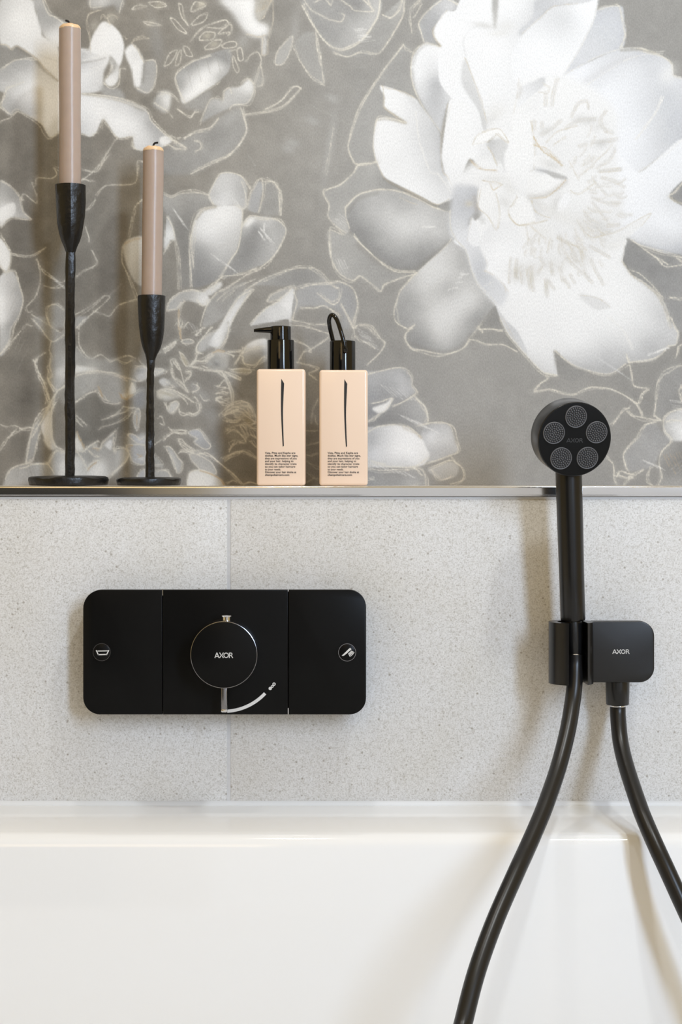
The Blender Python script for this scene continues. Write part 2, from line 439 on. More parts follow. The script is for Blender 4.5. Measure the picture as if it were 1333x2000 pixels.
def stroke(p, w, col, a, press=True):
    d = np.linalg.norm(np.diff(p, axis=0), axis=1); L = np.r_[0, np.cumsum(d)]
    if L[-1] < .5: return
    s = np.arange(0, L[-1], .45)
    px, py = np.interp(s, L, p[:, 0]), np.interp(s, L, p[:, 1])
    k = max(3, int(L[-1] / 9) + 2)
    pr = np.interp(s, np.linspace(0, L[-1], k), np.clip(.78 + .3 * rng.standard_normal(k), .25, 1.1)) if press else np.ones(len(s))
    R = int(w * 1.6) + 2
    x0, y0 = int(px.min()) - R - 1, int(py.min()) - R - 1
    buf = np.zeros((int(py.max()) + R + 3 - y0, int(px.max()) + R + 3 - x0))
    ix, iy = px.astype(int), py.astype(int)
    for oy in range(-R, R + 1):
        for ox in range(-R, R + 1):
            dd = (ix + ox - px) ** 2 + (iy + oy - py) ** 2
            np.maximum.at(buf, (iy + oy - y0, ix + ox - x0), np.exp(-dd / (w * w * .55)) * pr)
    cx0, cy0 = max(x0, 0), max(y0, 0); cx1, cy1 = min(x0 + buf.shape[1], PW), min(y0 + buf.shape[0], PH)
    if cx1 <= cx0 or cy1 <= cy0: return
    m = (buf[cy0 - y0:cy1 - y0, cx0 - x0:cx1 - x0] * a * (1 + .25 * NF[cy0:cy1, cx0:cx1])).clip(0, 1)[..., None]
    canvas[cy0:cy1, cx0:cx1] = canvas[cy0:cy1, cx0:cx1] * (1 - m) + np.array(col, float) * m

CREAM, TAN, OCHRE, DUSK, PALE = (221, 215, 202), (203, 194, 178), (186, 164, 134), (118, 114, 106), (236, 234, 230)

def L(spec, n=2, w=1.5, a=.62, col=CREAM, j=1.9, closed=False):
    """a pencil contour drawn as n wavering strokes"""
    if PASS == 'fill': return
    for part in spec.split('|'):
        p = spline(pts(part), closed)
        if closed: p = np.r_[p, p[:1]]
        if col is CREAM: stroke(p, 9 / Q, (186, 182, 174), .13, False)
        for i in range(n):
            k = max(4, len(p) // 9)
            off = np.stack([np.interp(np.arange(len(p)), np.linspace(0, len(p), k), rng.standard_normal(k)) for _ in (0, 1)], 1)
            stroke(p + off * j / Q * (.55 if i == 0 else 1.25), w * .88 / Q, col, min(.95, a * 1.42) * (1 if i == 0 else .78))

def S(spec, w=7, a=.3, col=DUSK):
    """a soft wide shade line"""
    if PASS == 'fill': return
    for part in spec.split('|'):
        stroke(spline(pts(part), False), w / Q, col, a, False)

def HT(spec, dx, dy, n, sx, sy, col=CREAM, a=.5):
    """n short hatch strokes from a spot, each (dx,dy) long, stepped by (sx,sy), in pattern units"""
    if PASS == 'fill': return
    for x, y, _ in pts(spec):
        for i in range(n):
            o = np.array([x + i * sx / Q, y + i * sy / Q]) + rng.standard_normal(2) * .6
            stroke(np.stack([o, o + np.array([dx, dy]) / Q * (.7 + .5 * rng.random())]), 1.2 / Q, col, a)

def ST(spec, w=5, v=200, a=.42):
    """stamens: short dabs with a tan edge"""
    if PASS == 'fill': return
    for part in spec.split('|'):
        p = spline(pts(part), False); w_ = w; w = w * .8
        stroke(p, w * .72 / Q, (v, v - 4, v - 10), a, False)
        d = p[-1] - p[0]; nrm = np.array([-d[1], d[0]]) / (np.linalg.norm(d) + 1e-6)
        stroke(p + nrm * w * .55 / Q, 1.3 / Q, TAN, .55)
        if rng.random() < .8: stroke(p - nrm * w * .5 / Q, 1.1 / Q, TAN, .45)
        w = w_

def paint():
    Y, X = np.mgrid[0:PH, 0:PW].astype(float)
    bg = shepard(pts("Z 40,120:126 40,500:122 60,850:127 250,450:127 420,250:145 430,60:136 420,850:132 600,250:154 600,500:150 850,800:153 700,120:152 960,820:156 1290,60:151 1280,520:148 1150,730:150 1300,850:142 560,800:140"), X, Y, 1.1)
    cloud = vnoise(PH, PW, 46, 11) * .6 + vnoise(PH, PW, 22, 12) * .5 + vnoise(PH, PW, 9, 13) * .3
    left = np.clip((760 / Q - X) / (500 / Q), .12, 1)
    bg = bg + cloud * (1.5 + 5.0 * left)
    canvas[:] = bg[..., None] * np.stack([1 + .026 * (.3 + left), 1 - .002 * left, 1 - .048 * (.35 + left)], -1)
    canvas[:] += NZ[..., None] * 2.0
    # ================= big peony: outer petals
    P("C 435,262 490,295 480,380 500,480 540,590 640,760 660,900 600,1000 300,1000 285,935 165,945 118,860 125,800 185,620 300,440", "C 300,600:166 400,380:160 200,800:164 250,900:165", 1.5, .85)
    P("G 285,50 180,65 150,110 80,175 0,210 -25,235 8,290 2,360 40,415 110,465 125,430 105,310 180,240 300,212 420,222 540,265 380,165 330,135", "G 100,220:166 200,150:168 30,320:165 60,420:186 250,130:172 330,180:158 450,220:158", 1.5, .9)
    P("G 5,445 0,500 15,600 60,690 140,735 190,710 300,800 330,760 520,690 400,680 300,620 200,530 155,475 100,465", "G 60,560:172 90,650:178 200,620:166 300,720:162", 1.5, .9)
    HT("G 45,610", 12, 26, 6, 3.2, .5, PALE, .5); HT("G 40,390", 22, 18, 6, 1.5, -3, PALE, .35)
    # round grey petal
    P("G 105,310 180,240 300,212 420,222 540,265 620,310 710,335 715,440 735,500 640,580 515,690 400,680 300,620 200,530 155,475 125,430",
      "G 130,330:158 430,410:212 350,330:196 250,320:184 200,420:152 300,240:180 500,300:188 600,400:200 640,360:186 620,500:178 560,570:152 500,650:146 350,600:152 430,540:176 250,500:152 680,450:190 560,420:206 420,300:176", 1.2, 1, .2)
    S("G 180,530 300,630 400,675 510,670 620,585 700,520", 9, .22); S("G 125,330 180,260 290,228", 6, .2)
    L("G 105,310 180,240 300,212 420,222 540,265 620,310 710,335", 3, 1.7, .7); L("G 105,310 108,370 128,430", 2)
    L("G 155,475 200,530 300,620 400,680 515,688", 3, 1.8, .7); L("G 735,500 640,580 515,690", 2, 1.7, .65)
    S("G 735,510 640,592 515,700", 3, .4); L("G 550,420 620,424", 2, 2, .8, PALE); L("G 420,250 470,280 520,295", 1, 1.5, .5, TAN)
    HT("G 470,330", 34, 30, 7, -10, 4, (205, 206, 208), .3)
    # lower grey petal
    P("G 735,500 800,560 840,690 880,770 970,880 870,1007 K 900,30 820,130 770,185 670,215 560,195 490,180 455,130 460,90 505,45 480,62 420,40 395,0 G 390,900 420,800 470,740 515,690 640,580",
      "G 600,660:216 560,760:204 520,740:196 700,790:180 640,840:196 820,850:214 740,880:218 640,940:216 470,850:166 440,930:160 780,620:176 720,600:196 700,690:206 K 700,40:210 640,110:200 720,120:190 540,120:152 490,150:150 760,130:172 850,20:158 600,170:160 G 900,900:168 880,820:196", 1.2, 1, .25)
    S("K 480,150 560,180 670,200 770,170 830,100", 6, .18)
    L("G 515,690 470,740 420,800 390,900 395,960 K 420,45 460,66 485,60", 2, 1.7, .7)
    L("K 505,45 460,90 455,130 490,180 560,195 670,215 770,185 820,130 900,30 940,-20", 3, 1.7, .7); L("G 970,895 870,1007", 2)
    L("G 770,695 815,690 | G 760,715 790,705 | G 740,750 780,735 | G 700,790 750,770", 2, 1.5, .45, PALE); HT("G 640,760", 40, -14, 10, 4, 8, (170, 170, 172), .25)
    P("G 970,880 870,1007 K 900,30 820,130 880,70 1020,75 1000,0 G 1000,960", "G 920,980:146 K 960,40:142", 1, .9, .6)
    P("K 820,130 880,145 1020,160 1110,205 1050,100 1015,75 880,70", "K 950,110:148", 1.5, .8, .8)
    L("K 880,68 950,65 1010,75 | K 880,70 900,85", 2, 2.0, .65); L("K 825,132 870,133 930,155 1020,160 1100,205", 2, 1.5, .6)
    # left white petals
    P("C 560,245 530,140 580,65 650,0 760,0 815,40 700,70 620,160 615,200 640,260", "C 575,190:168 560,120:166 640,60:184 720,25:202 780,20:170", 1.2, 1, -.2)
    L("C 650,0 580,62 530,135 545,195 562,245", 2, 1.6, .6); L("C 540,-5 480,50 478,110 490,190 | C 545,20 500,100 | C 500,40 540,0", 2, 1.2, .5); S("C 740,0 800,42", 3, .5); L("C 700,0 812,44", 2, 1.4, .7)
    P("C 655,268 570,250 515,295 485,370 490,460 520,560 575,660 650,775 665,720 695,600 720,570 850,600 790,330 700,250",
      "C 560,350:236 600,300:238 700,350:244 545,440:236 600,485:190 560,540:208 620,590:186 650,700:196 690,560:206 760,500:242 630,480:180 660,640:196", 1.2, 1, -.3)
    S("C 650,262 575,258 520,305 495,375", 4, .3, (140, 138, 132)); S("C 492,400 510,520 570,650 650,770", 4, .28); L("C 655,268 570,248 500,300 482,380 490,470 520,560 575,660 650,775", 2, 1.5, .6)
    P("C 305,497 400,520 510,570 540,610 600,690 650,775 655,850 665,1000 G 660,50 690,140 735,225 720,265 640,297 540,245 380,165 330,135 285,50 C 265,830 272,760 290,690 350,682 455,712 390,665 330,620 330,560",
      "C 420,800:240 350,560:244 420,600:240 330,780:243 480,660:228 510,760:222 560,800:208 600,760:196 620,900:206 G 640,220:228 560,180:238 400,100:240 620,90:204 690,180:212 480,60:238 330,60:242 560,60:222 C 400,930:238", 1.0, 1, -.2)
    S("C 470,560 560,650", 7, .2, (170, 170, 170)); L("C 510,640 520,740 545,850 600,1000 G 640,120 720,240", 2, 2, .5, PALE)
    S("C 330,625 390,665 455,712 350,690 290,695", 3.2, .42, (150, 142, 125)); L("C 305,497 400,520 510,570 | C 320,500 328,560 328,620 390,665 455,710", 2, 1.3, .6, TAN)
    L("C 455,712 350,684 290,690 270,760 265,850 285,935", 2, 1.6, .65); L("G 285,50 330,135 380,165 540,250 640,297 715,272", 2, 1.5, .6, TAN)
    S("G 330,145 380,178 540,262 630,305", 4, .35); P("G 640,300 720,270 712,335 660,322", "G 690,305:152", 1, .9)
    L("C 435,262 300,440 185,620 125,800 118,860 165,945 285,935", 2, 1.8, .6); L("C 432,262 490,298", 2, 1.3, .5)
    L("G 285,50 180,65 150,110 80,175 0,210 -25,235 8,290 2,360 40,415 110,465", 2, 1.7, .65); L("G 85,470 20,440 3,450 15,600 60,690 140,735 190,710 300,800 330,760 420,720 515,692", 2, 1.7, .65)
    # upper white petals
    P("C 612,190 625,150 680,70 740,60 790,-20 1240,-20 1230,100 1120,220 1120,500 1080,760 900,760 720,570 650,470 640,300 660,268 625,230",
      "C 700,150:245 740,60:238 900,60:243 1100,60:238 1180,20:228 1000,300:243 800,550:243 780,300:240 1180,90:214 1050,120:232", 1, 1, -.3, 1)
    S("C 612,170 620,220 655,266", 4, .4, (170, 162, 145)); L("C 690,62 625,150 610,195 660,270", 1, 1.2, .5, TAN)
    P("C 952,-10 990,-10 978,160 962,165", "C 968,30:168 970,120:188", 2, .9); B("C 905,148:200", 22, 6, 10, .7); B("C 1030,150:214", 16, 12, 0, .5); B("C 990,195:222", 20, 6, 0, .6); S("C 1130,200 1190,120 1240,50", 9, .3, (186, 186, 190)); B("C 1250,20:190", 22, 14, 0, .8, -.5)
    P("C 780,380 800,340 830,420 880,560 920,690 925,755 895,745 860,620 780,490", "C 820,450:206 860,560:200 905,700:198", 2, .9, -.1); L("C 795,330 830,420 880,560 920,690", 2, 1.3, .55, TAN)
    L("C 880,150 820,180 790,240 800,330", 1, 3, .35, (214, 214, 216)); B("C 985,700:200", 26, 16, 0, .7); B("C 990,640:226", 24, 18, 0, .5)
    # lower part of the column left of the centre
    P("C 660,900 700,600 720,570 860,620 900,750 930,830 980,950 1000,1007 G 1000,60 990,100 880,70 820,30 760,180 735,225 690,140 665,50", "C 800,700:244 720,750:243 750,900:244 860,900:243 920,940:234 G 700,60:242 780,120:240 900,30:222 950,70:214", 1, 1, -.2, 1)
    L("C 700,600 660,780 655,900 670,1000 G 690,130 735,222", 2, 1.4, .5, TAN); S("C 680,640 650,800 655,900 668,1000", 5, .22, (160, 160, 162))
    # right side petals
    P("D 380,-10 780,-10 700,20 480,45 400,110 270,235 250,200 340,120", "D 420,30:196 330,160:200 600,5:214", 2, .95, -.5)
    P("D 775,60 930,40 950,150 958,220 935,320 760,385 540,510 640,350 740,150", "D 850,130:203 900,250:200 780,300:207 680,380:212 820,80:196 920,60:198", 1, 1, -.8)
    P("D 270,235 400,110 480,45 700,15 770,-10 772,30 740,150 640,350 540,510 520,620 400,620 250,600 200,400", "D 650,60:243 700,150:242 560,130:214 480,90:218 590,200:228 400,300:244 560,350:242 350,500:243", 1.5, 1, -.4, 1)
    L("D 775,30 740,150 640,350 550,490", 1, 2, .5, PALE); L("D 270,230 400,110 480,45 640,15", 1, 1.3, .45, TAN)
    L("D 775,62 880,42 920,50 945,150 960,230 930,320", 3, 1.3, .6); L("D 560,490 760,380 930,322 1050,315 1150,345 1220,345", 2, 1.6, .65, (225, 222, 214))
    P("D 540,510 760,390 935,325 1050,330 1200,372 1268,430 1275,500 1345,525 1345,960 1180,1040 1000,1160 700,1160 500,900 500,600",
      "D 700,480:240 950,370:210 1080,350:200 830,450:220 740,530:224 1000,450:226 1150,470:208 1230,600:203 1300,700:202 1290,870:196 1200,950:206 1130,800:216 950,700:236 850,600:242 1020,600:228 1050,900:236 700,800:244 900,1050:244 600,700:243 1240,440:216 1250,490:228", 1, 1, -.7, 2)
    S("D 690,540 800,470 930,400 1040,365", 9, .25, (186, 184, 184)); L("D 680,580 820,480 960,395 1060,365 1150,362", 1, 1.8, .5, PALE)
    S("D 930,335 1050,330 1150,352", 4, .45, (150, 145, 132)); L("D 1050,320 1200,375 1265,430 1275,500 1333,520", 3, 1.4, .6); B("D 1240,490:235", 14, 20, 30, .5)
    L("D 1205,640 1160,740 1090,840 1020,920", 2, 2.4, .75, PALE); HT("D 1180,900", 40, -25, 8, 3, 6, (212, 213, 216), .3)
    P("D 1345,920 1180,1040 1040,1140 H 900,0 700,50 700,400 900,560 970,560 1060,610 1200,655 1345,692 1345,345 1250,285 1345,190", "D 1280,1030:241 H 1150,50:242 1250,220:236 1000,250:245 1260,320:222 1150,320:238 1200,440:242 1300,500:236 1230,600:206 1320,640:186 1090,580:212 1000,500:236 850,300:243 1310,390:228", 1, 1, -.6, 1.5)
    S("H 980,560 1060,600 1200,645 1333,680", 6, .32, (150, 150, 152)); L("D 1345,915 1180,1040 1040,1140", 2, 1.6, .55, PALE)
    P("H 1345,180 1248,278 1345,340", "H 1310,270:146", 1, 1, 0); L("H 1345,190 1290,250 1250,275 | H 1250,288 1345,335", 3, 1.4, .65); S("H 1255,292 1345,345", 4, .3)
    # background window right, below the peony
    P("H 965,570 1060,612 1200,660 1345,692 1345,1160 1262,1160 1240,1040 1180,935 1080,850 1000,800 945,730 935,690 950,620", "H 1050,700:140 1200,800:142 1150,850:146 1300,1000:150 1300,740:148", 1, 1, .2)
    L("H 985,565 1060,610 1200,660 1345,690", 3, 1.3, .6); L("H 1070,635 1160,690 1230,740 1345,738 | H 1160,690 1240,735 | H 1300,700 1345,725", 2, 1.5, .6); L("H 1240,960 1290,952 1345,955", 2, 1.6, .6)
    # large lower petals
    P("G 735,500 800,560 840,690 880,770 970,870 K 1000,0 1050,100 1150,220 1250,320 1333,335 L 430,370 505,385 510,360 490,220 560,280 640,330 780,370 870,370 975,300 1130,285 1240,195 1295,180 1312,100 1290,70 1240,0 H 1262,1150 1240,1040 1180,935 1080,850 1000,800 945,730 935,690 950,620 965,570 700,380 200,300",
      "H 300,950:244 700,900:244 1000,950:241 500,600:244 850,750:242 1130,1000:214 1180,1080:196 1060,1100:232 L 300,150:242 250,60:238 450,60:238 440,250:232 480,330:220 380,330:206 700,60:240 850,60:238 700,180:234 600,190:238 850,190:206 780,250:194 650,260:206 560,250:216 800,330:180 900,300:184 940,200:200 1010,60:226 1000,180:214 1100,150:190 1180,80:204 1130,30:222 1200,30:206 1250,100:200 1100,230:184 1240,160:192 1010,260:190 L 960,120:226 H 850,500:243", 1, 1, -.1, 2.5)
    P("G 980,885 K 1000,0 1050,100 1150,215 1160,225 1145,170 1100,80 1040,20 G 1030,960", "K 1060,70:196 1110,150:204 G 1010,960:206", 1, .9, -.3); L("K 1000,0 1050,100 1150,220 1250,320 1333,335 L 430,372 480,380 550,388", 2, 1.6, .6)
    L("L 140,0 200,100 280,240", 1, 1.2, .4, TAN); S("L 485,225 495,300 512,360", 4, .4); P("L 492,222 560,285 640,335 700,360 620,420 520,400 508,360", "L 560,340:146", 1, .9, .6)
    L("L 490,222 560,285 640,332 780,370 870,368 970,305", 2, 1.8, .6); S("L 560,265 680,325 800,345 900,330", 7, .25, (165, 165, 165))
    L("L 975,300 1130,285 1200,235 1240,195 | L 1240,190 1295,178 1310,105 1290,70 1255,0", 2, 1.7, .62); L("L 850,0 950,100 1000,210", 2, 3, .4, PALE); L("L 960,250 985,320 1000,400 1010,450 1060,465 1110,470", 2, 1.7, .65)
    L("L 1110,250 1180,220 1240,195", 2, 2.5, .6, PALE); HT("L 720,230", 50, 34, 6, 8, 5, (208, 208, 208), .3); HT("L 610,70", 40, 40, 5, 10, 0, (228, 228, 228), .4); HT("L 1120,60", 26, -10, 7, 6, 6, (180, 180, 180), .3)
    L("H 935,700 1000,800 1090,860 1180,940 1230,1040 1262,1150", 3, 1.6, .6); L("H 960,580 950,640 935,700", 2, 2, .6, PALE); S("H 945,720 1010,810 1100,875 1180,950 1240,1070", 4, .25); L("H 990,770 1060,800 1150,880 1210,960", 2, 1.3, .5)
    P("H 645,930 740,945 800,965 860,1015 780,1035 720,1010", "H 760,990:216", 2, .8, 0); L("H 650,932 780,960 860,1015", 1, 1.4, .5, TAN)
    # ================= peony centre
    P("C 930,740 1080,600 1120,480 1250,430 D 560,500 760,600 900,760 900,1150 H 950,250 900,560 700,700 400,760 100,700 0,500 0,330 G 850,230 735,230 700,150 790,90 900,20 C 1000,900", "D 300,700:240 600,800:240 800,950:236 500,1000:232 H 500,100:236 700,250:240 500,450:232 750,450:230 300,600:240", 6, 1, -.1, 1.5)
    P("G 720,250 740,180 880,200 870,330 820,400 880,520 930,640 915,680 960,700 1045,790 1010,880 970,870 880,770 840,690 800,560 735,500 705,420",
      "G 780,230:200 760,330:194 840,270:186 780,440:216 740,470:224 860,600:204 850,500:216 900,720:192 970,750:206 1000,840:216 880,660:192", 4, .95, -.6)
    B("G 820,290:190", 8, 6, 0, .6, 3); S("G 860,350 900,390", 8, .3, (150, 148, 145)); L("G 710,330 710,430 740,500 800,565 840,690 890,780 975,875", 2, 1.6, .55, (214, 210, 200)); L("G 905,770 970,740", 1, 1.5, .6, PALE); L("G 915,680 970,700 1045,795", 2, 1.5, .6, TAN); L("G 885,520 930,640 912,680", 1, 1.5, .5, TAN)
    P("G 812,500 835,372 872,430 882,520 850,540", "G 845,450:238", 1.5, 1, -.3); L("G 810,500 835,372", 1, 1, .4, TAN)
    P("G 882,520 960,400 1100,420 1170,780 1060,800 1030,760 960,700 918,670 930,640", "G 1000,550:246 1000,680:246 940,470:232 1100,500:238", 2, 1, -.2, 1)
    P("G 880,200 960,190 985,260 1000,330 990,432 960,400 875,310", "G 930,260:240 970,330:238", 1, 1, 0); L("G 885,205 872,305 930,360 985,432 1000,330 975,230", 2, 1.4, .55, TAN); S("G 850,250 860,320", 6, .3, (160, 150, 140))
    P("D 250,710 240,600 330,545 420,508 415,570 330,640 290,680", "D 330,600:222 400,535:202 270,650:236", 1.5, .9, -.4); S("D 250,560 265,600 245,650", 5, .3, (180, 172, 160)); L("D 385,612 440,605 460,585 415,560", 2, 1.3, .6, TAN); L("D 255,520 240,640 215,760 205,850", 1, 1.5, .4, TAN)
    P("D 205,860 200,790 240,720 330,650 390,612 390,700 350,800 340,900 350,1000 345,1153 H 340,110 300,280 160,190 165,0 D 150,1000 190,890", "D 280,800:243 250,1000:243 H 250,100:243 D 340,700:236 H 240,240:236", 1, 1, -.1, 1); L("D 340,800 345,900 352,1000 345,1153 H 338,110", 2, 1.4, .5, TAN)
    P("C 920,830 1000,800 1045,840 1020,900 1030,1007 G 1010,60 985,40 C 985,960 950,880", "C 970,870:206 1000,950:210 960,840:196", 1.5, .9, 0); L("C 930,850 985,950", 2, 1.5, .5, TAN)
    P("C 840,830 870,780 940,748 1000,745 1040,790 1050,828 980,768 930,815 860,838", "C 930,780:246", .9, 1, 0); L("C 840,832 868,782 940,748 1000,745 1038,788 1050,828 975,765", 2, 1.3, .6, TAN); L("C 845,838 930,815 975,775", 1, 1.2, .5, TAN)
    S("G 830,40 900,90 980,100", 3, .3, (180, 160, 135)); L("G 825,35 870,85 975,95 | G 940,170 960,210 1010,180 | G 900,150 1000,170", 2, 1.3, .6, (200, 184, 160)); B("G 970,150:214", 30, 10, 0, .5)
    P("G 1050,320 1100,255 1150,250 1190,330 1205,392 1130,410 1080,395", "G 1120,330:242", 1, 1, 0); L("G 1050,320 1060,370 1110,410 1200,400 | G 1100,255 1055,310", 2, 1.5, .6, TAN); P("G 1180,260 1290,360 1260,380 1210,390 1190,320", "G 1220,330:216 1270,370:232", 1.5, .9, 0)
    P("H 350,15 450,20 540,90 560,150 470,140 360,85", "H 450,60:240", 1, 1, 0); P("H 345,105 440,110 560,150 575,172 480,162 420,135", "H 450,130:172 520,160:178", 1.5, .95, .3); L("H 420,0 480,30 540,85", 2, 1.6, .6, TAN)
    P("H 345,112 430,130 500,175 550,180 500,235 400,280 300,285 300,200", "H 420,190:243 340,240:238", 1, 1, 0, 1); S("H 320,290 420,275 500,235 560,185", 7, .45, (170, 165, 158)); L("H 330,293 430,285 510,235 560,180", 2, 1.4, .6, (200, 184, 160))
    B("H 500,340:196", 12, 20, 20, .6); P("H 510,330 560,260 590,290 550,385 515,390", "H 550,330:243", 1.5, 1, -.3); B("H 550,420:224 700,470:218 400,520:226 330,780:212 620,640:218 780,490:196 650,700:216 470,740:214 250,800:214", 26, 16, 20, .6); B("H 160,320:206 190,230:214", 14, 10, 40, .6)
    B("H 370,320:206 430,370:222", 22, 8, 35, .6); L("H 185,400 240,465 320,470 440,440", 2, 1.4, .55, TAN); L("H 330,310 370,390 460,430 | H 590,250 650,270 750,200 | H 660,500 740,550 830,535 | H 500,555 600,600 690,635", 2, 1.4, .55, TAN); L("H 590,50 620,110 650,180 | H 740,160 770,210", 2, 1.3, .5, TAN)
    P("H 780,560 900,520 1020,450 1130,395 1060,480 980,550 880,590 790,610", "H 900,550:232 1050,450:236", 1.2, .9, 0); L("H 780,550 900,515 1020,450 1130,395 1060,480", 2, 1.2, .5, TAN); B("H 880,610:224", 26, 10, -20, .6)
    ST("H 780,118 860,112 930,103|H 800,158 880,180 952,222|H 755,180 790,225 835,272|H 735,290 830,325 915,326|H 740,320 790,380 838,445|H 835,480 920,470|H 690,400 730,450|H 760,545 860,518|H 510,560 600,600|H 720,612 790,650 855,690", 6, 192)
    ST("H 560,690 650,770 740,855|H 725,700 770,790 812,868|H 600,620 640,720|H 640,600 690,690|H 590,800 622,858|H 520,750 545,850|H 460,720 475,790|H 450,840 488,900|H 430,830 440,950|H 390,680 420,740|H 330,750 350,910|H 305,760 330,900|H 270,780 275,860|H 240,700 228,800 245,830|H 200,690 190,860|H 550,830 590,885|H 660,640 680,700|H 380,790 400,740", 6, 196)
    ST("H 460,560 440,660|H 300,470 310,570|H 560,650 600,720|H 700,640 660,600|H 330,480 420,560", 3, 216, .4)
    B("H 235,790:176 330,830:188 435,880:182", 5, 14, 10, .5, 2)
    ST("D 600,770 640,690 700,668 712,720|D 395,890 470,850 530,795|D 560,850 640,800 760,790|D 730,940 840,930 905,920|D 780,1100 860,1040 885,980|D 790,1130 930,1120|D 505,520 480,620 470,700|D 430,620 430,700|D 352,800 350,860|D 830,735 790,800 835,880|D 650,970 700,950|D 405,810 405,850|D 830,860 875,880", 7, 196)
    B("D 650,790:196 720,800:192 800,950:182 430,870:200 780,840:206", 14, 8, -20, .6); L("D 350,910 400,990 480,1050 540,1100 | D 360,960 440,1000 520,1080", 2, 1.6, .6, (200, 184, 160)); B("D 470,1090:196", 20, 9, 20, .6); B("D 400,1130:186", 16, 6, 10, .6, -.5)
    L("D 430,950 500,870 640,830 | D 480,960 560,900 | D 700,1130 800,1040 870,960", 2, 1.5, .4, TAN)
    r2 = np.random.default_rng(21)
    for k in range(95):                            # the ring of fine stamens
        th = math.radians(r2.uniform(-60, 118)); rad = r2.uniform(62, 132) * (1.05 if th < .9 else 1.22)
        cx, cy = 1078 + math.cos(th) * rad, 385 + math.sin(th) * rad
        ln, d = r2.uniform(8, 24), th + r2.normal(0, .22)
        q = np.array([[cx, cy], [cx + math.cos(d + .15) * ln * .5, cy + math.sin(d + .15) * ln * .5], [cx + math.cos(d) * ln, cy + math.sin(d) * ln]]) / Q
        p = spline(q, False); v = r2.uniform(196, 222)
        stroke(p, r2.uniform(2.5, 5.5) / Q, (v, v - 3, v - 8), .38, False)
        nn = np.array([-math.sin(d), math.cos(d)])
        stroke(p + nn * 1.8 / Q, 1.0 / Q, (200, 191, 175), .5); stroke(p - nn * 1.8 / Q, .9 / Q, PALE, .5)
    global PASS
    for part in (paint_left, paint_low, paint_fine):
        for PASS in ('fill', 'line'): part()
    PASS = 'all'
    c = gblur(canvas, .45)
    c += (NF * 1.1 + rng.standard_normal(NF.shape) * 1.4)[..., None]
    c = np.where(c > 205, 205 + (c - 205) * .70, c)
    return np.clip(c, 0, 240)

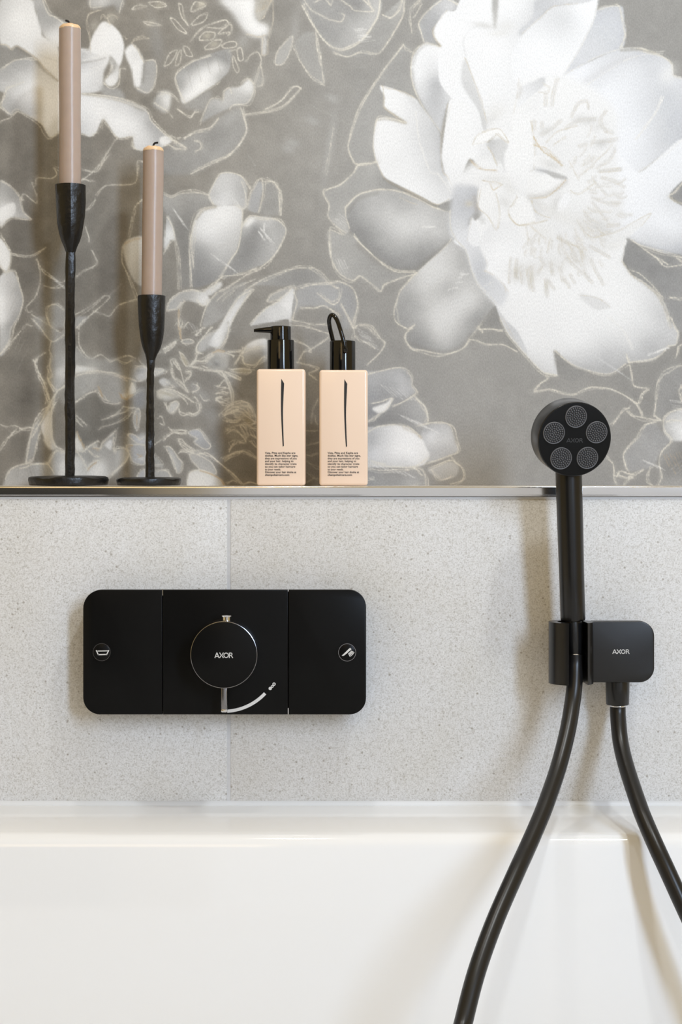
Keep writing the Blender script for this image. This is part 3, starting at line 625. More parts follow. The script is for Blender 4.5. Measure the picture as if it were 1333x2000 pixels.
def paint_left():
    # ================= peony, upper left
    P("A 0,0 190,0 205,60 240,150 245,205 335,270 345,470 260,400 200,330 100,265 60,282 0,250", "A 80,100:244 150,180:243 280,330:240 230,270:226 40,230:226 0,60:200 180,120:240 300,420:238", 2, 1, .3, 2)
    P("A 190,-10 240,-10 300,80 400,150 345,270 270,225 235,170 205,60", "A 240,60:166 300,130:172 260,190:196 315,210:228 220,20:176", 2, 1, .4); L("A 255,0 300,78 | A 240,0 280,70 330,110 390,160", 2, 1.4, .6); S("A 270,30 300,80", 4, .3)
    L("A 195,250 190,275 230,320 330,345", 1, 2, .4, (205, 204, 202)); B("A 250,310:222", 24, 8, 20, .5)
    P("A -10,405 80,350 180,328 225,365 345,475 345,745 290,795 240,720 105,640 60,670 15,630 10,590 25,540 -10,520", "A 100,380:172 180,360:178 60,450:184 130,450:206 200,520:244 280,600:244 150,560:238 60,580:186 90,620:178 250,690:236 300,740:230 20,500:196 230,420:212 300,480:232 200,640:200", 1.5, 1, .3)
    P("A -10,262 40,262 65,285 100,268 200,335 180,328 80,350 -10,400", "A 20,320:150 120,320:146", 2, .8, .8); L("A 0,262 40,262 70,285 100,268 200,335 260,400 340,475", 2, 1.5, .5, TAN); S("A 100,275 190,340 260,410 330,465", 4, .35, (128, 122, 112)); L("A 0,400 80,350 180,328 210,345", 2, 1.5, .55)
    L("A 25,545 50,510 130,475", 2, 1.6, .5); L("A 0,620 60,665 105,645 235,715 290,795 345,768", 3, 1.4, .6); L("A 15,590 25,540 | A 0,700 50,690 100,650", 2, 1.4, .5); L("A 0,625 12,560", 2, 1.2, .5)
    P("A 345,290 470,280 525,290 600,300 640,330 600,420 590,520 470,545 345,545", "A 480,320:196 540,330:222 500,420:236 560,370:214 470,380:204 540,470:222 570,500:210 420,450:238 600,340:228", 2, 1, .2)
    L("A 470,285 525,290 | A 480,350 560,335 615,330 600,370 520,400 | A 610,310 640,350 560,410 480,450", 2, 1.5, .5, PALE); S("A 470,365 560,350 610,335", 3, .25)
    P("A 580,500 640,500 700,520 720,580 600,555", "A 640,530:172", 3, .8)
    P("A 345,540 470,545 600,555 720,580 840,630 880,700 960,780 995,805 930,860 840,872 780,860 765,790 680,795 600,690 560,760 520,792 470,772 345,775",
      "A 500,620:245 600,620:245 700,680:245 780,720:238 840,660:190 860,720:178 900,770:178 740,620:214 800,640:186 830,800:222 810,850:214 720,770:238 520,760:226 470,740:214 420,650:244 680,620:222 620,580:226", 1.3, 1, .2, 2)
    S("A 480,545 600,562 720,590 830,640", 4, .35, (140, 134, 122)); L("A 470,540 600,553 720,578 850,635 880,700 960,778 1000,805", 3, 1.5, .6); L("A 470,775 520,792 570,755 | A 600,690 680,795 765,788 | A 765,790 770,850 830,872 | A 580,740 605,690", 2, 1.5, .55); L("A 480,700 520,750 600,700", 1, 1.4, .3, (215, 214, 212))
    P("A 925,800 960,785 1000,810 960,840 930,835", "A 950,810:238", 1.5); L("A 960,780 1050,800 | A 990,810 1070,855 1020,860 980,835 920,855 | A 1010,830 1075,850", 2, 1.5, .55)
    P("A 525,300 535,210 590,130 645,140 700,200 718,280 690,385 640,330", "A 620,200:245 600,260:244 680,300:238 560,240:238", 1.5, 1, .2, 1); P("A 640,330 690,385 680,470 640,500 605,470 640,420", "A 640,460:238 660,390:200", 1.5); L("A 600,470 640,420 645,380 | A 605,480 640,500 690,480 695,400 730,400", 2, 1.5, .55); S("A 640,330 665,380 645,420", 5, .3)
    L("A 525,290 520,200 505,130 520,80 590,55 | A 640,140 620,100 650,90 680,105 | A 580,110 600,85 620,110 | A 715,210 740,225", 2, 1.4, .5, TAN); B("A 640,110:190 545,150:186", 10, 14, 20, .5, 2)
    P("A 520,-10 710,-10 690,70 660,30 620,40 530,45", "A 590,15:206 560,20:190 680,10:170 650,50:150", 3, .9); L("A 522,0 525,42 600,40 | A 708,0 690,75", 2, 1.4, .5)
    P("A 725,290 765,255 800,290 835,370 815,500 780,500 760,400 730,330", "A 750,290:240 790,380:243 800,460:238 780,320:226", 2, 1, .3); P("A 835,370 890,345 905,400 890,500 850,542 790,520 815,490", "A 860,420:170 880,380:168 840,500:178", 1.5, .9); L("A 840,355 890,350 905,400 890,500 850,540 790,510", 2, 1.5, .55); L("A 765,250 790,220 860,225 | A 765,250 830,350 | A 770,225 830,200", 2, 1.5, .5, TAN); S("A 830,380 825,470", 6, .3)
    # stamens of that peony
    L("A 765,50 800,25 850,32 800,45|A 860,15 930,10 965,35 900,45|A 830,125 880,130 930,145 860,146|A 985,108 1010,110 1082,192 1030,170|A 1035,20 1055,30 1065,100 1090,145 1050,90|A 1105,55 1130,10 1190,30 1150,50 1115,65|A 1108,140 1150,100 1200,85 1180,125 1115,148|A 1155,220 1190,185 1245,190 1230,225 1160,232|A 1185,270 1240,230 1285,230 1260,270 1195,285|B 395,260 440,242 480,245 478,270 410,278|B 485,290 510,275 520,340 495,350|B 460,325 495,400 485,420 462,385|A 950,380 980,310 1025,290 990,360|A 1015,380 1030,310 1050,290 1040,360|A 1060,270 1090,275 1115,325 1080,320", 2, 1.3, .55, CREAM, 1, True)
    L("A 1105,240 1180,160 1300,118 1322,135 1290,165 1200,160 | A 1270,195 1333,185 B 430,205 455,180 445,140 375,190", 2, 1.4, .55); B("A 1165,25:214 1200,205:190 1240,255:186 870,135:186 920,30:176", 9, 6, -20, .6, 3); B("A 910,200:158 900,280:150", 10, 40, -15, .4)
    P("B 380,-10 582,-10 585,80 610,130 655,145 662,195 600,215 540,190 490,130 450,70", "B 520,60:244 600,170:244 440,20:232 540,140:240 480,100:214", 5, 1, .2, 1); L("B 692,0 690,120 660,220 655,310 625,318 632,220 | B 690,0 650,80 610,115 | B 540,200 600,215 650,200", 2, 1.4, .5, TAN); P("B 600,-10 690,-10 660,60 615,115 590,80", "B 640,40:176 610,60:190", 2, .8, 1.5); HT("B 600,70", 10, -22, 6, 4, -2, OCHRE, .35); P("B 625,215 655,225 650,310 628,315", "B 640,260:206", 1.5, .8)
    P("B 130,445 150,410 230,355 330,312 445,285 440,400 390,460 320,510 180,600 150,540", "B 160,430:166 220,390:158 260,385:176 300,430:240 200,560:244 250,490:244 360,370:212 400,350:158 375,440:182 330,360:168 370,400:226 160,500:168", 1.5, 1, .4)
    HT("B 200,400", 8, 34, 9, 18, -9, (132, 128, 120), .3); L("B 330,320 230,355 150,410 128,450 150,530 182,597", 3, 1.4, .6); L("B 180,597 320,515 390,462", 1, 1.2, .4)
    P("B 180,600 320,520 330,570 290,640 250,640 170,620", "B 250,590:164", 4, .7); L("B 140,630 210,680 240,650 275,648", 3, 1.4, .6); P("B 0,600 40,530 100,540 90,630 60,650", "B 70,580:232 30,590:176", 3, .9); L("B 0,600 70,640 110,685 | B 30,530 110,545 150,580", 2, 1.4, .5)
    P("B 280,700 330,580 370,570 400,582 412,530 440,510 500,500 550,458 580,490 575,560 540,600 440,625 330,680", "B 350,620:176 430,560:192 480,540:196 550,510:232 460,590:186 560,550:190 320,660:166", 2, .95, .4); L("B 275,705 330,580 380,570 405,582 410,530 440,508 450,540 | B 440,632 460,605 540,600 578,540 580,490 545,455 510,485", 2, 1.4, .55)
    L("B 540,360 560,320 600,300 625,340 620,380 | B 580,490 600,430 620,380 635,440 630,490 600,500 | B 440,300 470,290", 2, 1.4, .45); B("B 605,460:186 520,240:178", 12, 16, 0, .5)
    P("B 180,800 250,760 330,740 380,680 500,620 530,690 540,760 480,860 420,910 330,950 220,1005 60,1000 40,880", "B 250,800:164 350,780:146 420,720:160 450,820:158 350,900:164 200,900:158 400,650:170 120,930:150", 4, .8)
    L("B 180,800 250,760 330,740 380,680 | B 505,620 525,680 540,760 480,860 420,910 330,950 220,1003", 3, 1.6, .62); L("B 530,662 620,652 740,622 850,515 815,500 740,580 640,635", 3, 1.5, .6); L("B 235,815 270,820 282,855 240,880 | B 90,800 180,850 130,865 100,845", 2, 1.4, .5)
    B("B 440,690:176 400,860:168", 20, 10, -40, .5)
    # top middle
    P("B 700,350 730,280 805,205 790,300 750,370 715,375", "B 750,300:176", 1, .8); L("B 703,350 730,280 805,208 790,300 750,370 710,374", 2, 1.4, .5, CREAM, 1, True); B("B 820,170:174", 9, 34, 5, .5)
    P("B 815,265 850,350 920,450 990,490 970,350 960,260 935,190 870,190", "B 900,330:166 940,400:168", 2, .7); L("B 812,265 850,350 920,450 990,492 | B 985,472 970,350 955,250 935,190 945,280 970,380", 2, 1.5, .58)
    P("B 860,35 930,160 1000,250 1080,290 1180,255 1250,180 1310,80 1300,-10 860,-10", "B 1000,60:160 1150,150:178 1060,200:160 1200,200:188 1230,110:178 1000,180:158 1260,30:186 1190,30:146", 1.5, .95, .3); P("C 0,245 60,290 150,275 230,205 300,90 320,90 440,-10 430,90 350,230 290,310 120,330 40,310", "C 150,300:160 280,230:160 360,140:164 380,40:178", 1.5, .8)
    L("B 860,30 930,160 1000,250 1080,290 1180,255 1250,185 1300,95 1310,0", 3, 2, .65); L("B 870,-5 920,60 1020,110 1090,125 1108,90 1090,80 | B 1080,0 1140,40 1160,60 1270,65 1215,0 | B 1270,60 1240,0 | B 1010,0 1025,30 1040,0 | B 930,10 960,0", 2, 1.5, .55); L("C 40,310 120,330 200,300 290,310 350,230 430,90 440,0 | C 320,90 370,100 410,65 432,0", 2, 1.7, .6); HT("B 1165,170", 24, -3, 9, 1.2, 3, PALE, .6)
    B("B 1035,570:176 920,700:172 780,860:172 810,830:172", 14, 8, 20, .7); B("B 1030,790:172 1000,960:168", 8, 46, 8, .6); L("B 1040,740 1020,870 990,1000", 2, 1.3, .35); HT("B 900,600", 18, 12, 12, 6, 3, (172, 170, 165), .3); HT("B 540,880", 8, 16, 6, 3, 4, (168, 166, 160), .3)
    # ================= left middle: outlines and the tulip-like petals
    L("A 470,1045 550,990 600,920 665,805 | E 470,90 555,100 600,40 630,0 | E 470,150 550,160 | E 555,240 620,180 780,170 795,50 825,55 | E 500,330 550,265 | E 490,420 520,510 | E 535,565 555,620 540,650 480,680 440,715", 2, 1.5, .5)
    L("E 345,95 310,80 325,120 295,145 215,140 205,175 180,170 205,260 210,285 145,230 120,265", 2, 1.4, .5); P("E 0,160 60,190 110,250 135,330 180,380 60,370 0,420", "E 30,220:170 20,270:190 50,330:240 100,330:190 80,250:170", 1.5, .95); P("E 0,320 80,285 85,350 0,395", "E 40,330:244", 1.5); L("E 0,155 60,190 110,250 135,340 180,382 60,372 0,415 | E 130,270 125,250", 3, 1.4, .55)
    P("E -5,490 60,580 40,680 -5,640", "E 20,590:242", 1.2); L("E 0,480 60,578 40,690 0,640 | E 60,578 180,590 260,545", 3, 1.4, .6)
    P("E -5,720 60,672 100,720 135,850 110,950 70,1010 I 50,160 0,220 0,0 E -5,1000", "E 20,850:243 70,780:196 60,720:206 100,850:190 80,950:176 20,960:236 I 40,40:180 10,80:196", 1.5, 1, .3); L("E 45,680 90,680 110,740 138,850 115,940 80,1007 I 60,130 0,215", 3, 1.5, .6); HT("E 95,760", -20, 40, 8, 3, 18, (170, 168, 162), .3)
    L("E 215,615 260,690 340,740 378,735 | E 215,615 235,720 210,820 150,890 160,915 185,910 | E 250,765 320,780 370,765 | E 180,930 230,950 310,1007 | E 275,960 280,890 330,868 375,900", 2, 1.6, .55); HT("E 240,660", 34, 26, 7, 4, 4, PALE, .35); P("E 275,960 280,890 330,868 375,900 375,1000 310,1000", "E 330,940:166", 2, .7)
    L("E 440,935 530,880 600,820 632,825 590,870 500,950 450,1007 | E 545,912 635,942 690,880 790,848", 2, 1.5, .55); HT("E 470,930", 20, -22, 8, 9, -6, (176, 172, 164), .3)
    L("E 825,268 790,300 770,380 745,490 712,535 710,620 740,700 790,845", 2, 1.6, .55); P("E 712,540 745,495 830,490 830,760 780,740 730,640", "E 780,540:214 770,620:206 800,700:186 750,580:212", 1.5, .95, .8); S("E 725,520 770,498 820,490", 3, .4, OCHRE)
    # tulip petals
    P("F 55,235 100,255 160,230 250,228 315,240 350,300 260,330 225,400 215,600 220,760 150,770 145,600 110,420 70,350 50,300", "F 120,300:170 200,280:160 280,270:164 180,420:136 160,600:138 80,280:180 290,310:158", 3, .8, .7); L("F 57,233 100,255 160,232 250,228 318,242", 3, 1.4, .58); HT("F 110,310", 16, 26, 6, 3, 4, PALE, .45)
    P("F 60,520 75,370 90,365 115,430 125,500 100,500 70,560", "F 95,460:238 85,400:190 70,540:216", 1.5); L("F 75,360 110,430 130,520 145,600 150,785 | F 60,575 110,500", 3, 1.4, .55)
    P("F 318,240 385,120 440,108 510,135 540,190 540,310 510,325 480,300 360,300", "F 380,180:206 430,240:216 440,150:204 490,200:186 520,250:182 400,280:226 360,240:200", 1.2, .95, .2); L("F 318,240 385,120 440,110 510,135 560,205 | F 320,245 350,300 | F 515,160 530,210 538,300 515,325", 3, 1.3, .58); HT("F 450,245", 12, 22, 4, 4, 4, PALE, .4)
    P("F 360,305 480,300 512,330 510,430 480,570 390,715 225,770 212,560 232,400 270,330", "F 300,400:240 420,380:245 300,460:236 260,380:226 420,470:212 440,560:190 380,600:190 300,560:172 250,530:172 300,650:152 250,700:142 400,650:168 480,450:206 495,350:226 350,500:216 240,440:226", 1.2, 1, .3, 2)
    L("F 355,303 290,320 245,370 220,460 212,560 220,770 | F 235,400 222,520 232,660 | F 480,300 512,330 508,430 490,540 450,610 390,718", 3, 1.4, .6); S("F 360,312 290,330 250,380", 4, .3, (120, 112, 98)); HT("F 330,580", 18, 14, 8, 6, 4, PALE, .4)
    P("F 545,320 555,260 600,165 640,180 620,260 605,340", "F 600,210:180 580,280:176", 1.5, .8, -.3); L("F 545,320 555,250 605,155 630,155 635,230 610,335 | F 650,150 700,170 740,240 735,360 | F 645,165 690,165 725,220 728,340", 3, 1.3, .55); P("F 640,170 700,175 735,240 730,350 610,345 640,250", "F 680,260:160", 2, .7)
    P("F 515,410 560,365 680,370 740,400 770,440 740,520 700,590 640,640 500,690 400,715 480,570 510,450", "F 545,390:232 590,430:150 550,500:146 520,600:142 640,440:178 700,450:182 680,540:182 620,620:170 570,660:160 640,410:190 720,420:170 600,560:154", 1.5, .95, .3)
    P("F 525,410 560,370 585,380 545,420", "F 550,395:240", 2); L("F 515,420 560,365 640,375 720,380 768,440 735,530 680,610 620,660 540,700", 3, 1.5, .62); L("F 640,405 640,450 | F 610,460 650,500", 2, 2, .5, PALE); L("F 600,660 500,700 400,715 330,790", 3, 1.4, .55); HT("F 620,430", 14, 16, 7, 2, 3, PALE, .45)
    # lower right of the tulip: curling petals
    P("F 530,780 600,740 700,695 800,670 900,660 960,680 1030,760 1075,790 1060,850 1000,860 900,800 780,770 600,760", "F 600,755:168 700,720:158 850,700:146 930,700:152 1000,760:170 1040,820:168 950,830:160", 2, .85, .4); L("F 525,785 610,735 700,700 800,672 900,660 960,680 1030,755 1075,790 1065,850 1030,865 960,810 | F 830,785 900,760 1010,745 1080,740 1150,780 1180,880 1150,990 | F 850,890 930,895 980,880 1010,890 1085,935 | F 1090,870 1130,960 1150,1000", 3, 1.5, .58)
    P("F 830,785 900,760 1010,745 1085,742 1150,780 1178,880 1150,1000 1090,1005 1085,935 1010,890 850,890 800,960 810,850", "F 900,810:168 960,840:174 1000,850:178 930,930:166 1100,820:164 1130,900:164 850,850:172", 3, .8, -.2)
    P("F 660,850 690,810 800,768 815,790 780,830 700,850", "F 740,810:178", 1.2, .9); P("F 560,990 640,900 720,850 800,780 815,800 800,900 790,1010 J 780,10 690,25 600,40", "F 760,880:240 790,830:232 700,930:222 650,980:206 760,960:216 720,890:210 J 650,10:200", 1.2, 1, .2); L("F 655,855 690,812 800,768 818,790 | F 660,855 720,850 740,830 | F 560,985 640,900 730,850 800,780 | F 815,800 830,870 800,960", 3, 1.4, .58); L("F 725,880 760,900 780,950", 1, 2, .3, (200, 200, 200))
    L("F 800,960 900,985 1000,990 | J 800,35 870,50 950,80 1015,100 1000,125 900,190 910,195 | J 835,260 870,200 910,190 880,160 800,130 | J 835,262 950,290 900,330 940,360", 3, 1.3, .5)
    P("F 390,1005 410,950 490,820 575,780 480,920 440,1005 J 430,20 380,150 350,170 310,150 360,80", "F 440,930:232 480,870:222 530,810:190 J 370,60:240 380,20:240 340,140:234 390,110:236", 1.5, 1, .3); L("F 575,780 490,830 420,950 390,1007 J 330,90 260,150 245,200 260,210 | F 580,780 500,900 440,1007 J 430,40 380,150 360,185", 3, 1.4, .55); P("J 270,130 330,90 360,80 310,150 300,190 255,200", "J 300,150:190", 2, .9)
    P("F 80,900 95,850 150,805 220,790 290,800 330,850 300,880 240,860 180,850 140,900", "F 150,840:178 230,820:190 290,860:240 280,840:238", 1.5, .9); L("F 78,905 95,850 150,805 220,790 285,800 | F 80,905 130,900 160,855 | F 250,850 290,880 320,840 | F 145,1000 150,900 180,850 | F 285,800 360,740 400,715 | F 270,1000 300,900 350,820 430,770 540,700 | F 160,1007 170,960", 3, 1.4, .55); P("F 290,800 380,740 400,760 330,820", "F 350,775:226", 2, .9); L("F 145,1000 148,900", 2, 1.6, .5, OCHRE); HT("F 170,960", 14, 22, 6, 5, 2, PALE, .4); P("F 350,820 430,770 540,740 500,830 400,950 290,1005 300,900", "F 400,850:168 350,930:176 460,780:158", 2, .7); L("F 370,850 440,790 600,720 | F 400,850 470,790", 2, 1.3, .4)

def paint_low():
    # ================= lower left: outlines, curled petals, stamens behind the candlesticks
    L("I 185,5 240,70 300,140 370,100 | I 130,70 160,45 185,50 | I 0,215 60,150 120,80 | I 275,0 300,60 350,85 | I 440,60 500,5 | I 455,80 460,160 520,235 585,215 640,250 740,220 780,235 | I 265,205 200,245 210,290 250,370 285,490 | I 295,145 285,190 295,230 275,340 290,390 320,430 | I 325,430 370,405 | I 440,330 550,325 660,328 | I 440,335 560,318 700,345 770,365 | I 440,490 500,445 560,428 | I 565,405 600,470 690,500", 2, 1.5, .55)
    P("I 295,145 370,110 440,165 520,235 640,250 780,240 780,370 700,345 560,320 440,330 375,350 320,430 275,340 295,230", "I 330,200:164 480,280:172 600,290:156 480,298:232 530,300:222 440,300:238 350,300:224 360,330:222 320,260:176 300,350:176 700,300:156 330,390:168", 3, .85, .8)
    P("I 370,405 440,335 560,320 770,365 780,440 690,500 600,470 565,410 440,490 380,520 330,440", "I 500,370:164 650,390:168 720,420:172 430,410:156", 3, .7, 1)
    P("I 300,145 185,10 275,0 350,85 375,60 375,110", "I 250,50:176 320,60:174 330,110:170", 2, .6); L("I 380,0 378,100 | I 440,170 470,200 520,232", 2, 1.3, .4); P("I 440,0 510,0 440,60", "I 470,20:170", 1.5, .8)
    P("I 150,835 170,700 220,600 290,510 330,440 300,560 250,620 215,720 190,830", "I 230,640:160 190,760:170 280,540:156", 1.5, .7); P("I 245,620 290,535 300,600 300,690 315,760 280,740 250,680", "I 270,640:242 290,720:230 280,590:226", 1.5); L("I 150,835 165,730 215,600 290,505 340,420 | I 150,835 190,820 215,720 250,620 | I 325,470 295,580 300,690 325,765 375,775 | I 290,500 270,560", 3, 1.4, .55)
    P("I 250,700 290,735 320,765 290,760", "I 290,745:232", 2, .8, 1.5); L("I 0,615 40,640 90,630 130,645 185,640 | I 100,660 60,680 0,770 | I 90,650 50,700", 2, 1.5, .5)
    P("I 30,930 60,880 150,850 275,845 300,900 300,1045 20,1045", "I 120,900:172 200,880:164 60,950:186 250,930:168", 2, .85); L("I 30,920 60,880 150,850 275,845 300,790 320,770 | I 275,845 295,900", 3, 1.4, .55); HT("I 70,890", 10, 26, 9, 9, 0, (178, 176, 170), .3)
    P("I 285,840 320,775 380,780 380,915 340,915", "I 320,830:186 360,870:232", 2, .9); P("I 340,870 370,830 440,800 500,860 515,910 340,915", "I 400,870:236 470,840:232 350,880:226 490,890:216", 2, .95, 1); L("I 440,790 480,830 510,900 | I 510,880 570,825", 2, 1.4, .5)
    P("I 440,660 470,710 490,765 440,770", "I 455,730:226", 1.5, .9, 1.5); P("I 500,770 550,720 580,760 650,660 660,700 650,770 720,770 745,800 660,890 600,930 510,910 500,870 570,825", "I 560,790:172 630,730:240 610,760:214 650,820:176 560,880:222 700,800:168 620,880:190 540,860:206", 1.5, .95, .6); L("I 440,690 490,760 560,715 545,745 590,755 620,700 670,655 660,770 720,765 745,795 720,840 660,890 605,925 | I 500,770 540,800 580,800 | I 510,870 570,825 580,820", 2, 1.4, .58); S("I 530,760 580,790", 5, .3)
    L("I 440,490 500,445 560,428 | I 600,588 700,545 770,525 | I 580,640 700,585 770,535 | I 640,580 740,540 | I 440,570 500,630 | I 440,590 475,625", 2, 1.2, .45)
    P("I 770,560 795,520 810,560 790,650 775,620", "I 792,590:180", 1.2, .8, 1.5); L("I 770,570 795,520 812,570 792,650", 2, 1.3, .5, TAN, 1.2, True); P("I 700,440 750,380 780,390 775,440 720,470", "I 765,410:230 730,450:210", 2, .9, 2); L("I 700,440 730,470 760,450 830,420 | I 565,405 580,440", 2, 1.6, .55, TAN)
    P("I 780,290 950,300 930,330 800,365", "I 880,315:214 820,340:196", 2, .85); L("I 785,290 945,298 900,330 800,365 | I 780,340 850,320 | I 900,320 965,310", 2, 1.3, .5); P("I 780,420 840,400 830,520 780,510", "I 810,460:150", 4, .6)
    P("I 740,680 790,690 840,670 830,760 740,740", "I 790,710:186", 3, .8); P("I 730,745 800,760 850,770 850,840 780,840 750,790", "I 800,800:186 820,815:206", 2, .85); L("I 740,680 760,675 800,720 | I 735,740 760,760 850,770 | I 740,760 770,830 840,850 940,862 890,790 | I 800,920 830,885 | I 895,885 960,885 995,930", 2, 1.3, .5); P("I 895,885 960,885 1000,935 895,930", "I 940,910:186", 2, .8); P("I 800,925 830,885 850,880 850,930", "I 830,910:180", 2, .8); P("I 895,800 945,865 895,860", "I 910,840:190", 2, .7)
    # stamens and crumpled petals between the candlesticks and the bottles (J)
    L("J 120,240 150,280 190,420 200,430 120,350 105,300 | J 110,250 145,300 | J 150,10 160,120 | J 140,20 150,100 | J 170,60 200,25 | J 160,130 210,125 230,140 200,152 165,148 | J 0,220 125,140 | J 60,190 120,150 | J 150,200 195,270 180,275 150,230 | J 215,275 290,230 355,200 420,205 | J 225,285 300,300 380,320 500,355 | J 240,260 255,200 | J 190,310 215,320 200,360 190,350 | J 225,390 255,395 250,425 225,430 | J 240,460 265,500 260,550 220,565 155,540 | J 25,580 45,570 65,620 40,615 | J 20,430 70,410 130,430 200,470 225,490 | J 0,740 80,680 130,655 185,655 180,670 130,668 | J 145,705 160,740 220,780 | J 165,780 250,770 | J 210,690 240,655 270,650 330,720 325,750 295,745 | J 75,750 100,755 150,840 145,880 120,870 100,810 75,760 | J 215,780 290,770 380,840 500,960 | J 215,790 260,860 340,870 360,900 | J 200,960 210,900 240,885", 2, 1.3, .55)
    P("J 30,370 60,350 100,380 60,400", "J 65,375:206", 1.5, .9); P("J 20,430 70,410 130,430 170,460 120,470 30,470", "J 60,440:210 120,450:176", 2, .8, 2); P("J 80,520 120,485 150,510 110,560", "J 115,520:196", 2, .85, 1.5); P("J 215,680 270,655 330,725 310,750 270,720", "J 280,700:190", 2, .85, -.2); P("J 215,790 290,775 360,880 320,905 250,860", "J 290,840:184", 2, .85, 1); P("J 205,960 210,900 290,890 390,965 420,1045 205,1045", "J 290,930:222 240,920:214 350,960:206", 2, .95, 1.5); P("J 80,755 100,755 150,840 140,890 115,860", "J 120,820:182", 1.5, .8)
    P("J 300,230 360,190 440,210 420,290 330,300", "J 360,250:170 400,210:186", 3, .8, 1); P("J 515,210 550,150 640,120 660,150 660,240 590,275 525,270", "J 590,160:224 560,160:206 600,220:170 640,200:176", 2, .9); L("J 515,215 550,160 640,125 | J 515,210 525,268 590,275 655,235 | J 425,205 500,200 525,170 | J 470,270 510,205 | J 440,300 580,305 | J 380,320 430,370 460,480 | J 400,330 440,390 | J 365,400 440,410 | J 355,440 430,435 | J 360,480 440,505 | J 370,460 460,500", 2, 1.3, .5); L("J 380,560 440,510 540,490 580,540 590,600 540,590 470,570 | J 400,565 470,540 560,560 | J 420,650 480,660 540,700 500,720 | J 430,640 540,620 590,660 | J 440,760 480,720 | J 420,810 480,775 540,780 590,820 | J 500,620 560,640 590,700", 3, 1.2, .5)
    P("J 430,520 540,492 585,545 560,600 470,565", "J 520,530:170", 3, .7, 1); B("J 560,590:150 480,690:156", 20, 10, 20, .5, 3); L("J 560,590 590,610 | J 540,600 580,640", 2, 1.6, .4, OCHRE)
    L("J 915,610 920,540 950,480 | J 945,620 925,560 | J 880,660 950,650 | J 890,740 960,720 | J 880,830 960,870 | J 885,800 955,790 | J 890,900 960,940 | J 880,960 930,930", 2, 1.3, .45)
    # ================= between bottle and shower: K
    L("K 155,0 150,130 | K 160,60 180,40 250,50 310,120 335,150 300,210 230,280 | K 190,50 240,60 300,120 | K 165,105 260,175 | K 120,0 150,60", 2, 1.6, .55); HT("K 170,60", 26, 14, 8, 2, 4, PALE, .35)
    P("K 90,330 300,310 400,292 450,295 485,340 490,390 512,430 440,480 380,520 300,570 90,625", "K 290,360:178 400,330:180 430,350:186 350,420:160 440,420:190 420,470:160 280,440:164 270,560:152 460,320:160", 1.5, .95, -.1)
    P("K 260,525 340,495 375,465 350,530 300,555", "K 310,525:240", 1.5, 1, .8); L("K 232,332 300,315 400,292 450,298 488,340 488,390 515,435 440,490 380,520 | K 260,500 300,490 375,465 345,530 300,560 235,605 | K 240,600 300,570", 3, 1.4, .58); HT("K 310,390", 24, 22, 7, 8, 2, PALE, .4)
    P("K 380,520 500,455 560,510 585,580 570,650 540,690 480,640 380,620 300,625 235,650 235,605 300,570", "K 480,540:168 540,560:172 420,560:146 300,610:142 540,640:166 450,600:150", 1.5, .9, .2); L("K 505,455 560,515 582,570 575,615 | K 515,460 570,530 582,600", 3, 1.3, .55); HT("K 410,560", 36, 20, 9, 5, 2, PALE, .4)
    P("K 540,690 560,640 600,615 670,612 715,640 740,720 760,770 700,800 590,840 550,760", "K 600,680:222 660,690:206 700,720:202 620,770:190 690,780:186 600,720:210 580,650:180 650,635:190", 1.5, .95, -.1); L("K 525,625 600,610 670,610 720,640 745,720 760,765 745,790 650,825 560,850", 3, 1.4, .58)
    P("K 90,665 300,630 390,622 470,640 540,690 575,760 590,800 560,850 500,865 400,870 90,850", "K 300,700:196 380,680:226 450,720:243 520,760:240 400,780:238 280,780:214 480,800:240 250,720:186 420,650:236 350,830:206 450,840:206", 1.2, 1, .2, 2); L("K 235,662 300,628 390,620 470,638 540,690 | K 235,850 330,855 420,865 500,865 590,808 | K 235,875 330,885 480,880 | K 245,830 330,850", 3, 1.4, .55); S("K 440,640 500,665 545,700", 4, .35, (170, 158, 140)); HT("K 250,845", 16, 10, 10, 8, 2, PALE, .4)
    P("K 90,880 400,885 490,868 560,900 575,1045 90,1045", "K 300,930:156 420,930:152 480,965:176 540,940:160", 2, .8); L("K 490,868 540,880 565,920 572,1045 | K 500,868 550,910 | K 440,1045 520,968", 3, 1.4, .55); P("K 580,880 640,855 720,835 760,870 740,920 660,940 610,910", "K 640,880:186 720,860:190 680,910:178", 1.5, .9); L("K 580,870 640,850 720,825 780,870 790,920 770,950 710,970 | K 600,885 650,940 720,920 | K 720,820 760,850", 3, 1.4, .58); L("K 235,940 270,938 240,930", 2, 1.2, .5)
    # ================= right edge: L
    L("L 350,485 400,430 440,410 430,385 | L 345,490 450,475 540,500 620,515 680,480 750,460 850,470 940,510 1030,580 1070,655 | L 1110,470 1060,510 1040,570 990,540", 3, 1.5, .6); L("L 870,705 930,630 985,605 | L 970,625 1000,655 1080,665 1190,682 | L 1145,650 1160,550 1170,440 1210,360 1280,325 1333,315 | L 1190,682 1145,652 | L 1155,698 1090,710 1050,780 960,880 945,930 970,1015 | L 835,930 880,980 890,1080 905,1115 | L 905,1045 980,1060 1075,1010 | L 900,1050 930,1020 1010,1045 | L 950,1115 970,1080 1010,1060 | L 1130,990 1100,1060 1140,1115 | L 1290,265 1310,210 1333,180 | L 1333,450 1315,500 1333,560", 3, 1.5, .55)
    P("L 1145,650 1160,550 1170,440 1210,360 1345,315 1345,600 1240,640 1200,690", "L 1240,450:150 1200,600:152 1300,560:140 1300,420:154", 3, .7, .3); P("L 1155,698 1090,710 1050,780 960,880 945,930 970,1015 1075,1010 1140,990 1190,900 1250,820 1210,780", "L 1080,800:166 1010,900:160 1120,900:168 1180,780:160", 2, .75, 0)
